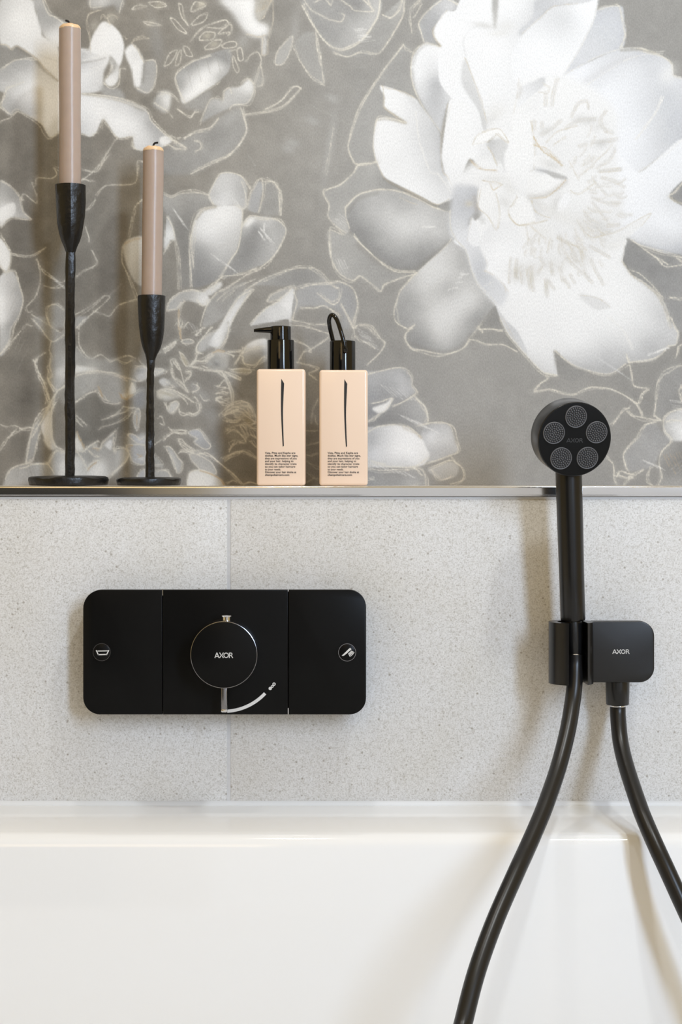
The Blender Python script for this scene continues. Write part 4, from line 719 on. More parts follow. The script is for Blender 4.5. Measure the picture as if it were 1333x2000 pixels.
    P("L 1215,690 1240,640 1320,610 1345,600 1345,810 1260,820 1215,770", "L 1300,720:224 1250,690:196 1330,760:236 1250,780:186 1320,650:200", 2, .95, .1); L("L 1333,605 1260,630 1215,680 1220,750 1265,815 1200,890 1180,960 1195,1060 1175,1115 | L 1333,690 1280,680 1225,690", 3, 1.4, .55)
    P("L 1200,890 1265,820 1345,840 1345,1125 1190,1125 1185,960", "L 1240,900:156 1300,900:140 1260,1000:134 1310,1080:156 1330,960:126 1210,1060:150", 2, .8, .6); HT("L 1210,910", 16, 34, 12, 6, -1, OCHRE, .4); HT("L 1250,1010", 20, -16, 16, 5, 5, (178, 176, 172), .4); HT("L 1250,540", 34, 4, 8, 1, 3.4, PALE, .4); HT("L 1060,940", 20, 12, 7, 5, 2, PALE, .4)

def LF(outline, v, t=.8, a=.85, n=2, w=1.3, col=CREAM):
    """a small closed leaf: soft fill and pencil contour"""
    c = pts(outline).mean(0); P(outline, "Z %.2f,%.2f:%d" % (c[0] * Q, c[1] * Q, v), 1.2, a, t); L(outline, n, w, .55, col, 1.2, True)

def paint_fine():
    # ---- between the candlesticks and the bottles
    P("M 640,340 720,290 790,310 820,420 830,520 760,560 620,540 560,470", "M 700,420:160 760,330:196 640,500:158 760,520:170", 3, .8, 1); B("M 600,470:172 690,470:120 700,440:176 780,490:172", 5, 4, 20, .6)
    P("M 470,240 560,120 640,60 640,240 560,290", "M 560,200:186", 4, .8); P("M 620,200 700,60 760,-60 850,-40 820,120 720,270 650,240", "M 700,180:238 760,60:236 660,200:226 800,80:206", 3, .95)
    P("M 1040,330 1110,210 1333,150 1333,380 1270,410 1180,490 1050,465", "M 1180,230:238 1120,240:224 1300,190:226 1150,350:168 1200,420:160 1280,320:160", 2, .9, .4); P("M 0,830 100,830 220,890 120,930 0,950", "M 60,870:200 150,900:178", 3, .85, 1); B("M 120,740:176 520,900:166 400,780:170", 14, 10, 30, .6); B("M 40,860:170", 14, 3, 15, .6, 4)
    L("M 190,0 205,80 215,150|M 230,140 222,60 215,0", 2, 1.4, .55, OCHRE); L("M 0,330 100,265 160,170|M 0,265 80,215 150,180|M 0,300 150,215 158,175|M 410,95 470,20 530,-10|M 415,105 500,30|M 620,0 540,90 450,200 420,260 430,320 510,335|M 850,0 820,130 740,270|M 430,320 420,390 385,440|M 330,510 400,430 520,430 640,330 720,290|M 345,500 420,445 540,440 650,340|M 355,505 450,515 540,550 640,565 770,570|M 510,500 640,550 760,565|M 830,320 1000,300 1030,320|M 840,330 900,360 910,385|M 1055,240 1030,320 920,480|M 1030,335 1150,270 1333,240|M 1025,380 1040,470 1180,495 1280,400 1333,380", 3, 1.4, .62); L("M 640,330 720,285 790,310", 2, 2, .5, OCHRE)
    LF("M 230,180 300,150 370,165 392,188 340,208 260,202", 166, 1); LF("M 880,545 1000,530 1100,540 1140,570 1080,590 950,580", 172, 3); LF("M 790,570 870,590 1000,655 990,680 900,640", 176, 2.5); LF("M 760,590 800,640 850,760 880,880 880,965 905,960 910,850 860,720 800,610", 170, 2); LF("M 215,320 260,360 320,480 280,497 230,400", 172, 3.5); LF("M 20,980 60,1066 90,990 170,960 200,1000 130,1090 60,1100", 192, .8)
    L("M 700,780 790,690|M 750,815 800,770|M 680,855 760,858 840,850|M 670,940 770,905 690,930 760,952 860,935|M 730,965 770,1010 820,1020|M 300,575 345,560 360,600 330,640 285,700|M 310,585 335,600|M 420,740 455,780 430,820 370,840|M 90,420 130,410 210,540 190,545 125,440|M 95,430 100,560 120,650 180,690 260,750 320,840|M 110,440 115,560 135,640 220,700 280,780|M 0,810 100,810 200,850 385,970|M 0,830 120,830 240,900 310,990|M 400,900 450,960 470,1066|M 790,1060 880,1000 1000,955 1080,980 1140,1060|M 880,1000 960,990 1060,1030|M 480,880 530,940 590,940|M 0,600 45,555|M 0,770 80,770 150,765 40,700", 2, 1.4, .58); S("M 900,760 960,820 1030,900", 4, .35)
    LF("N 320,380 350,340 430,325 480,350 540,450 612,530 590,570 530,580 450,530 390,470 440,440", 184, -.6, .9); LF("N 30,560 60,550 130,600 180,690 235,750 215,880 170,880 140,760 60,600", 176, .6); P("N 70,600 110,640 170,770 190,870 150,780", "N 120,700:206", 2, .8); LF("N 340,650 400,640 500,680 620,760 690,880 660,910 560,880 470,850 440,800 360,720", 180, .8); LF("N 330,1100 330,900 380,870 480,850 620,900 730,970 800,1100", 218, 1.2, .95); L("N 480,858 620,905 730,975 780,1050", 2, 1.8, .5, OCHRE)
    L("N 205,70 215,120 260,140 330,120 400,125 465,80 470,0|N 0,460 60,410 130,370 220,385 285,380 292,345 220,325 170,335 120,350|N 60,310 120,345|N 190,460 235,450 300,530 400,610|N 200,475 280,560 380,630|N 195,630 260,605 380,615|N 440,640 560,630 640,680 760,790 900,910 1010,1040|N 450,630 600,660 700,740|N 0,850 60,870 100,950", 3, 1.4, .6)
    L("N 760,120 900,50 1060,20 1100,100|N 770,155 900,90 960,60|N 880,100 960,150 1060,140 1000,80 930,60|N 1060,140 1180,240 1130,265 1040,240|N 1060,20 1130,40 1170,150|N 790,180 900,210 1000,195|N 820,220 930,235 1000,195|N 1000,260 1060,300 1110,400 1080,430 1020,320 1000,260|N 820,370 900,330 960,345 1060,460 1050,500 960,480|N 930,480 880,540 850,610|N 780,700 900,640 1030,605 1120,640 1250,720|N 780,735 900,660 1020,620|N 1130,470 1220,580|N 1130,320 1230,310|N 1120,390 1230,450|N 820,1035 900,990 950,995|N 1040,1040 1130,1015 1220,1050|N 900,20 1020,60 1150,180", 3, 1.3, .6); P("N 1040,190 1100,180 1165,230 1130,262", "N 1100,220:152", 2, .8, 4); P("N 840,380 950,350 1040,460 930,470", "N 930,410:156", 4, .6, 1); B("N 640,150:162 560,560:156 600,640:158", 30, 14, 30, .4); B("N 700,600:118 820,900:116", 34, 22, 60, .35, 1)
    # ---- between the two candlesticks
    P("O 60,0 560,10 720,15 1000,40 1020,370 700,255 400,210 60,300", "O 200,60:158 600,100:156 900,200:150 300,190:172 800,60:140", 4, .7, 1.2); P("O 60,130 200,135 400,170 370,200 200,215 60,235", "O 150,180:232 320,180:214", 2.5, .95, 1)
    P("O 60,300 400,230 700,270 1010,370 1030,500 960,540 800,600 790,720 690,745 540,690 430,540 400,520 200,600 60,710", "O 200,450:168 600,420:170 800,500:170 700,650:172 300,350:172 950,450:166", 2.5, .85, .9); P("O 60,720 200,600 400,530 500,690 690,755 990,830 990,1180 720,1180 600,1290 440,1350 230,1470 60,1150", "O 300,800:124 600,1000:120 850,1050:118 300,1200:120", 4, .7, 1.6)
    L("O 560,10 630,45 720,10 800,40 900,70 1000,30|O 60,300 200,250 400,215 560,240 700,255 1020,370|O 60,235 250,215 480,220 700,260 880,330|O 720,275 900,370|O 60,715 200,590 400,525|O 420,550 500,680 570,720 690,745 800,720|O 430,540 520,670 600,720|O 510,995 700,920 850,790|O 630,940 800,880 940,830|O 650,1080 800,1010 900,920 1000,830|O 450,1145 540,1105 620,1085|O 850,790 1040,810|O 60,920 160,1010 250,1105|O 60,960 170,1105|O 930,570 1000,590 1110,500", 2, 1.3, .58); L("O 430,460 480,560 500,610", 2, 2.4, .45, OCHRE)
    LF("O 930,540 985,390 1030,500 1010,560", 224, 1.6, .95, 1); L("O 800,570 820,640 890,665 940,620 1000,590", 2, 2, .55, OCHRE); B("O 870,640:206", 8, 3, 0, .7, 2); LF("O 1030,900 1060,830 1110,830 1110,980 1060,1180 1010,1080 990,980", 172, .8); L("O 1040,900 1050,1000 1062,1080", 2, 1.6, .55, OCHRE)
    P("O 1010,560 1110,500 1190,520 1190,780 1040,800", "O 1120,650:150", 4, .7, -.6); P("O 1040,180 1190,180 1190,330 1080,370", "O 1130,270:196 1080,200:160", 3, .85, 0); L("O 1040,130 1190,125|O 1040,370 1120,360 1190,330|O 1100,20 1190,140", 2, 1.3, .5)
    LF("O 910,1250 950,1220 1050,1260 1120,1310 1190,1260 1190,1410 1090,1400 990,1330", 186, -.5, .9); LF("O 890,1430 930,1400 1030,1400 1190,1420 1190,1720 1000,1690 960,1600 920,1520", 178, -.2, .9); P("O 1080,1600 1190,1605 1190,1665 1080,1645", "O 1150,1635:216", 3, .9); B("O 1130,1340:206", 9, 14, 0, .7, -.5); L("O 920,1440 1000,1415|O 1080,1600 1160,1595", 2, 1.6, .5, OCHRE); LF("O 1060,1930 1120,1840 1190,1800 1190,1950", 188, -.4)
    P("O 60,1500 190,1505 320,1400 380,1450 470,1470 600,1290 690,1230 690,1510 850,1460 930,1540 880,1680 640,1920 60,1920 60,1620", "O 350,1550:168 560,1560:176 800,1560:182 700,1750:180 450,1760:222 160,1700:206 560,1800:206 300,1650:160 250,1500:160", 2.5, .95, .8); P("O 60,1290 130,1380 165,1485 60,1480", "O 100,1430:226", 2, .95, 1.4); L("O 65,1200 150,1350 210,1480", 2, 1.8, .5, OCHRE); P("O 540,1400 640,1320 660,1370 640,1490 580,1450", "O 610,1410:238", 1.5, 1); P("O 290,1850 350,1740 440,1690 500,1740 500,1850 420,1920 290,1920", "O 400,1800:230", 5, .9, 1); P("O 60,1620 150,1640 230,1800 260,1920 60,1920", "O 100,1750:222 180,1780:200 90,1860:226", 2, .9, 1)
    L("O 60,1500 190,1505 240,1470 320,1400 420,1345 440,1370|O 340,1400 380,1450 470,1470 500,1370 600,1290 690,1220 720,1165|O 670,1280 690,1340 680,1510|O 680,1525 740,1460 850,1460 930,1530|O 930,1560 880,1680 760,1800 640,1920 540,1960|O 850,1700 700,1830 650,1900|O 285,1510 340,1580 450,1610|O 260,1780 340,1710 460,1640|O 90,1530 160,1620 220,1720 260,1800|O 200,1500 300,1410", 3, 1.4, .62); L("O 275,1800 400,1690|O 380,1460 470,1485", 2, 1.6, .5, OCHRE)
    # ---- behind the taller candlestick
    P("R 490,0 720,0 720,450 600,520 560,555 500,450 450,350 500,270 460,140", "R 560,150:160 650,230:200 600,380:182 640,80:170", 3, .85, .6); P("R 600,220 700,300 720,300 720,200 650,150", "R 690,240:214", 4, .8); P("R 490,850 500,1000 510,1320 430,1270 355,1180 355,1060 430,930", "R 440,1100:238 480,950:232 470,1270:226", 1.8, 1, 0); P("R 380,1290 510,1335 555,1450 540,1500 450,1450", "R 480,1400:222 530,1460:206", 3, .9, .8); P("R 250,1080 310,1060 270,1250 200,1560 120,1690 90,1670 170,1300", "R 240,1180:176 180,1500:170", 2, .8); P("R 450,1710 580,1520 720,1525 720,1600 640,1720 620,1900 520,1900", "R 560,1640:176 680,1700:206 620,1800:190", 2, .9, .6); P("R 0,1790 180,1730 430,1715 530,1900 0,2050", "R 150,1830:172 350,1780:176 400,1880:164 50,1900:180", 2, .9); HT("R 100,1780", 6, 20, 9, 6, -1, (142, 138, 130), .35)
    L("R 220,40 270,10|R 215,40 260,130 330,300 400,430 470,710|R 290,280 370,440 450,720|R 490,0 470,80 460,140 500,270 450,350 500,450 560,555|R 440,330 520,440 600,510|R 720,450 620,520 540,640 480,730|R 560,570 470,760 360,850 250,1000 190,1180 150,1400 90,1680|R 480,760 300,1080 190,1290|R 90,1680 110,1700 170,1650|R 570,690 520,820 500,960 520,1300 570,1420 640,1460 690,1490|R 550,720 500,900|R 515,1330 560,1430 600,1450|R 0,1160 80,1135 200,1130|R 0,1780 100,1760 180,1720 430,1705|R 450,1710 580,1510 720,1520|R 450,1720 500,1800 540,1860", 3, 1.4, .62)

# ---------------------------------------------------------------- the room
WALL_Y = .11                                            # the papered wall stands this far behind the tiled one
SHELF_Z = W(0, 949, 0).z
XL, XR = -1.3, 1.3
wl = tag(boxobj('wall_upper', (XL, WALL_Y + .0005, SHELF_Z - .3), (XR, WALL_Y + .1, 2.3), M['plaster']), 'upper wall covered in grey floral wallpaper above the chrome ledge', 'wall', kind='structure')
def wallpaper():
    C = paint() / 255
    C = np.where(C <= .04045, C / 12.92, ((C + .055) / 1.055) ** 2.4)
    s = (CAM_D + WALL_Y) / F_PX
    # fine cells where the print was drawn, coarser ones beyond, where it goes on mirrored
    gx = np.r_[np.arange(-1000, -150, 10.), np.arange(-150, 0, 3.), np.arange(0, 1333, Q), np.arange(1333.5, 1484, 3.), np.arange(1484, 2340, 10.)]
    gy = np.r_[np.arange(-1380, -150, 10.), np.arange(-150, 0, 3.), np.arange(0, 964, Q)]
    def pick(x, y): return D_[np.clip((y / Q).astype(int), 0, C.shape[0] - 1)][:, np.clip((x / Q).astype(int), 0, C.shape[1] - 1)]     # D_: the field, sharp or softened to the cell size
    # beyond the drawn field the pattern repeats, each joint eased over a short strip
    mx, my = np.abs(np.where(gx > 1333, 2666 - gx, gx)), np.abs(gy)
    outx = np.clip(np.maximum(-gx, gx - 1333) / 110, 0, 1); outx = outx * outx * (3 - 2 * outx)
    rx = np.mod(gx, 1333)
    ry = np.where(gy < 0, np.mod(gy + 430, 940), gy); outy = np.clip(-gy / 110, 0, 1); outy = outy * outy * (3 - 2 * outy)
    my = np.where(my > 960, np.mod(my, 960), my)
    row = lambda y: pick(mx, y) * (1 - outx)[None, :, None] + pick(rx, y) * outx[None, :, None]
    lay = []
    for D_ in (C, gblur(C, 3.4)): lay.append(row(my) * (1 - outy)[:, None, None] + row(ry) * outy[:, None, None])
    far = ((gx < -150) | (gx > 1484))[None, :, None] | (gy < -150)[:, None, None]
    cols = np.where(far, lay[1], lay[0])
    nx, ny = len(gx), len(gy)
    co = np.zeros((ny, nx, 3)); co[..., 0] = (gx[None] - 666.5) * s; co[..., 1] = WALL_Y; co[..., 2] = EYE_Z - (gy[:, None] - HOR) * s
    i = (np.arange(ny - 1)[:, None] * nx + np.arange(nx - 1)[None]).ravel()
    faces = np.stack([i, i + nx, i + nx + 1, i + 1], 1)
    me = bpy.data.meshes.new('wallpaper')
    me.vertices.add(nx * ny); me.vertices.foreach_set('co', co.ravel())
    me.loops.add(faces.size); me.loops.foreach_set('vertex_index', faces.ravel())
    me.polygons.add(len(faces)); me.polygons.foreach_set('loop_start', np.arange(0, faces.size, 4)); me.polygons.foreach_set('loop_total', np.full(len(faces), 4))
    me.update(calc_edges=True)
    at = me.color_attributes.new('print', 'FLOAT_COLOR', 'POINT')
    at.data.foreach_set('color', np.concatenate([cols, np.ones((ny, nx, 1))], -1).ravel())
    me.materials.append(M['paper'])
    o = bpy.data.objects.new('wallpaper', me); COL.objects.link(o); o.parent = wl
    o['label'] = 'grey wallpaper printed with large white drawn peonies'
wallpaper()

# tiled lower wall: grout bed, one row of large tiles
wall = tag(boxobj('wall_lower', (XL, .0007, 0), (XR, WALL_Y, SHELF_Z - .012), M['grout']), 'lower wall of large pale grey stone tiles behind the bathtub', 'wall', kind='structure')
jx, jw, pitch = W(447.3, 0).x, U(7.0), .6
ztop, zbot = W(0, 975).z, W(0, 1580).z
tb = None
for k in range(-2, 3):
    x0, x1 = max(jx + k * pitch + jw / 2, XL + .002), min(jx + (k + 1) * pitch - jw / 2, XR - .002)
    if x1 - x0 < .05: continue
    o = boxobj('tile', (x0, 0, zbot), (x1, .009, ztop), M['tile'], wall, .0007, 2)
ledge = tag(boxobj('wall_ledge', (XL, .004, SHELF_Z - .012), (XR, WALL_Y, SHELF_Z - .0006), M['ledge'], None, .0005), 'narrow ledge on top of the tiled wall', 'ledge', kind='structure')
# chrome edge strip: square profile with an eased top edge and a thin lip below
bm = bmesh.new()
prof = []
zt, zb, yf = SHELF_Z, W(0, 967.5).z, -.003
for k in range(7):
    t = k / 6 * math.pi / 2; prof.append((yf + .0022 * (1 - math.sin(t)), zt - .0022 * (1 - math.cos(t))))
prof = [(.0065, zt)] + prof + [(yf, zb + .0006), (yf + .0006, zb), (.002, zb), (.002, zb - .001), (.0065, zb - .001)]
rings = [[bm.verts.new((x, y, z)) for y, z in prof] for x in (XL, XR)]
n = len(prof)
for k in range(n): bm.faces.new((rings[0][k], rings[0][(k + 1) % n], rings[1][(k + 1) % n], rings[1][k]))
bm.faces.new(rings[0]); bm.faces.new(rings[1])
tag(obj('trim_1', bm, M['chrome']), 'chrome edge strip along the front of the ledge', 'trim', kind='structure')

# bathtub
TUB_Z, DECK = W(0, 1572).z, .104
def tub():
    X0, X1, Y1, Y0 = -1.02, .78, -.0015, -.80
    def ring(x0, x1, y0, y1, z, r):
        out = rrect(x0, y0, x1, y1, (r, r, r, r), 14); return [(x, y, z) for x, y in out]
    R = []
    R.append(ring(X0 + .012, X1 - .012, Y0 + .012, Y1 - .012, .02, .03)); R.append(ring(X0 + .004, X1 - .004, Y0 + .004, Y1, TUB_Z - .02, .025)); R.append(ring(X0, X1, Y0, Y1, TUB_Z - .004, .022)); R.append(ring(X0 + .002, X1 - .002, Y0 + .002, Y1 - .0005, TUB_Z - .0008, .02)); R.append(ring(X0 + .006, X1 - .006, Y0 + .006, Y1 - .003, TUB_Z, .018))
    d, rr = DECK, .016
    def inner(o, dz, r):
        f = .075
        R.append(ring(X0 + f + o, X1 - f - o, Y0 + f - .02 + o, Y1 - d - o, TUB_Z - dz, r))
    sl = math.radians(3.2); drop = DECK * math.tan(sl)                 # the deck falls slightly towards the bath
    inner(-.012, drop - .012 * math.tan(sl), .15)
    for k in range(0, 8):
        t = sl + k / 7 * (math.radians(80) - sl); inner(rr * (math.sin(t) - math.sin(sl)), rr * (math.cos(sl) - math.cos(t)) + drop, .15 - rr * math.sin(t) * .2)
    for dz, o, r in ((.05, .022, .14), (.12, .034, .14), (.2, .046, .13), (.28, .058, .13), (.34, .070, .12), (.375, .086, .12), (.395, .110, .11), (.405, .145, .1), (.41, .2, .08)):
        inner(o, dz, r)
    bm = bmesh.new(); V = [[bm.verts.new(p) for p in r] for r in R]; n = len(V[0])
    for a, b in zip(V, V[1:]):
        for k in range(n): bm.faces.new((a[k], a[(k + 1) % n], b[(k + 1) % n], b[k]))
    bm.faces.new(V[-1]); bm.faces.new(V[0])
    return tag(obj('bathtub', bm, M['acrylic'], None, True, 60), 'white glossy bathtub set against the tiled wall', 'bathtub')
tub()
bm = bmesh.new()
prof = [(.001, TUB_Z + .0045), (-.0008, TUB_Z + .0042), (-.0022, TUB_Z + .0028), (-.0042, TUB_Z + .0008), (-.0048, TUB_Z - .0006), (.001, TUB_Z - .0006)]
rings = [[bm.verts.new((x, y, z)) for y, z in prof] for x in (XL + .29, .77)]
for k in range(len(prof)): bm.faces.new((rings[0][k], rings[0][(k + 1) % 6], rings[1][(k + 1) % 6], rings[1][k]))
bm.faces.new(rings[0]); bm.faces.new(rings[1])
tag(obj('trim_2', bm, M['sealant']), 'pale sealant bead between bathtub and tiles', 'trim', kind='structure')
tag(boxobj('floor', (-2.6, -3.3, -.05), (2.6, WALL_Y + .1, 0), M['floor']), 'stone floor under the bathtub', 'floor', kind='structure')
tag(boxobj('wall_far', (-2.6, -3.3, 0), (2.6, -3.2, 2.5), M['far']), 'dim wall on the other side of the room', 'wall', kind='structure')
tag(boxobj('added_door_1', (-1.9, -3.2, 0), (-.62, -3.16, 2.1), M['unseen_door']), 'dark door added to the unseen far wall for its reflection in the chrome strip', 'door', kind='structure')  # unseen door, placed so the chrome strip reflects dark towards its left end

glow_win = tag(boxobj('added_window_1', (-.42, -3.2, .02), (1.52, -3.17, 2.12), M['white']), 'tall glowing window added to the unseen far wall to brighten reflections', 'window', kind='structure')  # added window: its glowing panes brighten the chrome strip and fill from the front
for x0, x1 in ((-.36, .52), (.58, 1.46)): boxobj('pane', (x0, -3.17, .1), (x1, -3.165, 2.05), M['pane'], glow_win)

# ---------------------------------------------------------------- bath control panel
def control_panel():
    yf, yb = -.034, -.0015
    cx, cz = W(437, 1279, yf).x, W(437, 1279, yf).z
    t = thing('bath_control', 'wide black bath control panel with round knob mounted on the tiles', 'control panel', (cx, 0, W(0, 1396, yf).z))
    def R(x0, x1, y0=1152, y1=1395.5, rad=(0, 0, 0, 0), y=yf):
        a, b = W(x0, y1, y), W(x1, y0, y); return rrect(a.x, a.z, b.x, b.z, [U(q, y) for q in rad], 10)
    bm = bmesh.new(); plate(bm, R(168, 710, 1157, 1391, (30, 30, 30, 30)), yb, yf + .007); obj('housing', bm, M['deep'], t)
    bm = bmesh.new(); plate(bm, R(162.5, 317.2, rad=(33, 0, 0, 36)), yf + .0075, yf, .0006); left = obj('front_plate', bm, M['panel'], t, True, 50)
    bm = bmesh.new(); plate(bm, R(318.6, 562.6), yf + .0075, yf, .0006); obj('front_plate', bm, M['panel'], t, True, 50)
    bm = bmesh.new(); plate(bm, R(564.2, 715.5, rad=(0, 32, 34, 0)), yf + .0075, yf, .0006); right = obj('front_plate', bm, M['panel'], t, True, 50)
    for (px, py, pl) in ((199, 1273.5, left), (678.5, 1274, right)):
        c = W(px, py, yf); r = U(17.6, yf)
        bm = bmesh.new(); lathe(bm, [(r * .93, -.001), (r * .93, .0008), (r * .86, .0012)], c, 40, 'Y'); obj('push_button', bm, M['panel'], pl)
        bm = bmesh.new()
        prof = [(r * .935, -.0003), (r * .935, .0013), (r * .985, .0013), (r * 1.0, .0006), (r * 1.0, -.0003)]
        lathe(bm, prof + [prof[0]], c, 48, 'Y', caps=False); obj('button_ring', bm, M['chrome_dark'], pl)
    # bath pictogram: open tub outline
    q = lambda x, y: (W(x, y, yf - .0014).x, W(x, y, yf - .0014).z)
    yp = yf - .0014
    def bar(a, b, w=2.0):
        a, b = Vector(a), Vector(b); d = (b - a).normalized(); nn = Vector((-d.y, d.x)) * w / 2
        return [q(*(a - nn)), q(*(b - nn)), q(*(b + nn)), q(*(a + nn))]
    poly_print('bath_symbol', [bar((188, 1270), (192.5, 1279.5)), bar((191.4, 1278.6), (208.6, 1278.2), 2.2), bar((208, 1279.2), (212.6, 1270)), bar((190.5, 1271.6), (211, 1271.2), 1.7)], yp, M['white_ink'], left)
    out = [[q(668, 1280.5), (q(671, 1277.8)), q(682, 1267), q(684.5, 1265.2), q(687, 1268), q(684.6, 1270.4), q(681.5, 1272.6), q(679.6, 1274.8), q(673, 1280), q(670.5, 1281.2)]]
    for (a, b) in (((681, 1276), (684.6, 1282.6)), ((682.4, 1275), (687.2, 1281)), ((683.6, 1274), (689.6, 1279)), ((684.8, 1272.8), (691.4, 1277)), ((686, 1271.4), (692.6, 1274.6))): out.append(bar(a, b, 1.5))
    poly_print('shower_symbol', out, yp, M['white_ink'], right)
    # round knob
    kd = .030; yk = yf - kd; c = W(437.5, 1279, yk); r = U(66, yk); cb = Vector((c.x, yf, c.z))
    bm = bmesh.new(); lathe(bm, [(r, -.001), (r, kd - .0012), (r * .990, kd - .0003), (r * .975, kd - .0001), (r * .96, kd - .0003)], cb, 96, 'Y'); knob = obj('temperature_knob', bm, M['chrome_dark'], t)
    bm = bmesh.new(); lathe(bm, [(r * .973, kd - .002), (r * .973, kd + .0001), (r * .965, kd + .0002)], cb, 96, 'Y'); obj('knob_face', bm, M['panel'], knob)
    a, b = W(419.5, 1285, yk), W(455.5, 1274.6, yk); axor('logo', a.x, b.x, b.z, a.z, yk - .0003, M['white_ink'], knob)
    # stop button on the rim and pointer below
    bm = bmesh.new(); cc = Vector((W(443, 0, yk + .012).x, yk + .012, c.z + r - .002))
    lathe(bm, [(U(8.6, yk), 0), (U(8.6, yk), .0052), (U(11, yk), .0056), (U(11.4, yk), .0070), (U(9, yk), .0076)], cc, 28); obj('stop_button', bm, M['chrome'], knob)
    bm = bmesh.new(); p0, p1 = W(432.4, 1390.5, yk + .012), W(444.2, 1340, yk + .012)
    box(bm, (p0.x, yk + .010, p0.z), (p1.x, yk + .016, p1.z), .0012, 3); obj('pointer', bm, M['chrome_dark'], knob)
    bm = bmesh.new(); p0, p1 = W(432.2, 1391, yk + .012), W(444.4, 1384.5, yk + .012)
    box(bm, (p0.x, yk + .0095, p0.z), (p1.x, yk + .0165, p1.z), .0012, 3); obj('pointer_tip', bm, M['chrome'], knob)
    # printed temperature arc and dots
    ctr = Vector((437.5, 1279)); arc = []
    for k in range(25):
        th = math.radians(-86.5 + 43.5 * k / 24); w = 3.1
        arc.append(((110.2 + w) * math.cos(th), (110.2 + w) * math.sin(th)))
    for k in range(24, -1, -1):
        th = math.radians(-86.5 + 43.5 * k / 24); arc.append(((110.2 - 3.1) * math.cos(th), (110.2 - 3.1) * math.sin(th)))
    poly_print('temperature_arc', [[(W(ctr.x + x, ctr.y - y, yf).x, W(ctr.x + x, ctr.y - y, yf).z) for x, y in arc]], yf - .0003, M['white_ink'], t)
    for i, (px, py) in enumerate(((528.2, 1344.6), (532.2, 1340.6), (535.6, 1336.2))):
        p = W(px, py, yf); bm = bmesh.new(); rr = U(3.2 if i != 1 else 2.7, yf)
        pr = [(rr * (.1 if i == 0 else .45), 0), (rr * (.1 if i == 0 else .45), .0003), (rr, .0003), (rr, 0)]
        lathe(bm, pr + [pr[0]], p, 20, 'Y', caps=False); obj('scale_dot', bm, M['white_ink'], t)
    # pale ends of the joints
    for px, y0, y1 in ((318, 1150.5, 1163), (563.4, 1383, 1395), (563.4, 1151, 1155)):
        a, b = W(px - .7, y1, yf), W(px + .7, y0, yf); boxobj('joint_clip', (a.x, yf + .0002, a.z), (b.x, yf + .004, b.z), M['chrome'], t)
control_panel()

# ---------------------------------------------------------------- wall outlet with shower cradle
def outlet():
    yf = -.052
    t = thing('shower_outlet', 'square black wall outlet with a cradle holding the hand shower', 'shower holder', (W(1180, 0, yf).x, 0, W(0, 1333, yf).z))
    a, b = W(1157, 1333, yf), W(1279, 1213.5, yf)
    bm = bmesh.new(); r = U(29, yf); plate(bm, rrect(a.x, a.z, b.x, b.z, (0.0008, r, r, 0.0008), 12), yf + .011, yf, .0009); body = obj('outlet_body', bm, M['black'], t, True, 50)
    k = U(11, yf); bm = bmesh.new(); plate(bm, rrect(a.x + .001, a.z + .002, b.x - k, b.z - k, (0.0008, r * .8, r * .8, 0.0008), 10), -.0005, yf + .0105); obj('outlet_housing', bm, M['black'], t, True, 50)
    p, q_ = W(1197, 1277, yf), W(1230.5, 1268.4, yf); axor('logo', p.x, q_.x, q_.z, p.z, yf - .0003, M['white_ink'], body)
    # C-shaped cradle, open to the front
    c = W(1116, 1273, -.055); R1, R0 = U(43.5, -.055), U(26.5, -.055)
    ang = [math.radians(-50 + 307 * k / 40) for k in range(41)]      # opening faces -y
    z0, z1 = W(0, 1333, yf).z, W(0, 1213.5, yf).z
    bm = bmesh.new(); prof = []
    for k, th in enumerate(ang): prof.append((R1 * math.cos(th), R1 * math.sin(th)))
    for k in range(40, -1, -1):
        th = math.radians(-8 + 257 * k / 40); prof.append((R0 * math.cos(th), R0 * math.sin(th)))
    rings = [[bm.verts.new((c.x + x, c.y + y, z)) for x, y in prof] for z in (z0, z1)]
    n = len(prof); h = len(ang)
    for k in range(n): bm.faces.new((rings[0][k], rings[0][(k + 1) % n], rings[1][(k + 1) % n], rings[1][k]))
    for rg in rings:
        for k in range(h - 1): bm.faces.new((rg[k], rg[k + 1], rg[n - 2 - k], rg[n - 1 - k]))
    obj('cradle', bm, M['black'], t, True, 35)
    e = W(1100, 0, -.03); bm = bmesh.new(); box(bm, (c.x - R1 * .55, -.022, z0 + .004), (a.x + .004, -.0005, z1 - .004), .002); obj('mounting_arm', bm, M['black'], t)
    # threaded nut under the outlet
    c2 = W(1207, 1355, -.034); bm = bmesh.new(); zt, zb = W(0, 1332, -.034).z, W(0, 1376, -.034).z
    lathe(bm, [(U(21.4, -.034), zb), (U(22.4, -.034), zb + .0008), (U(23.2, -.034), zb + .018), (U(23.4, -.034), zt + .001)], (c2.x, c2.y, 0), 40); obj('outlet_nut', bm, M['black'], t)
outlet()

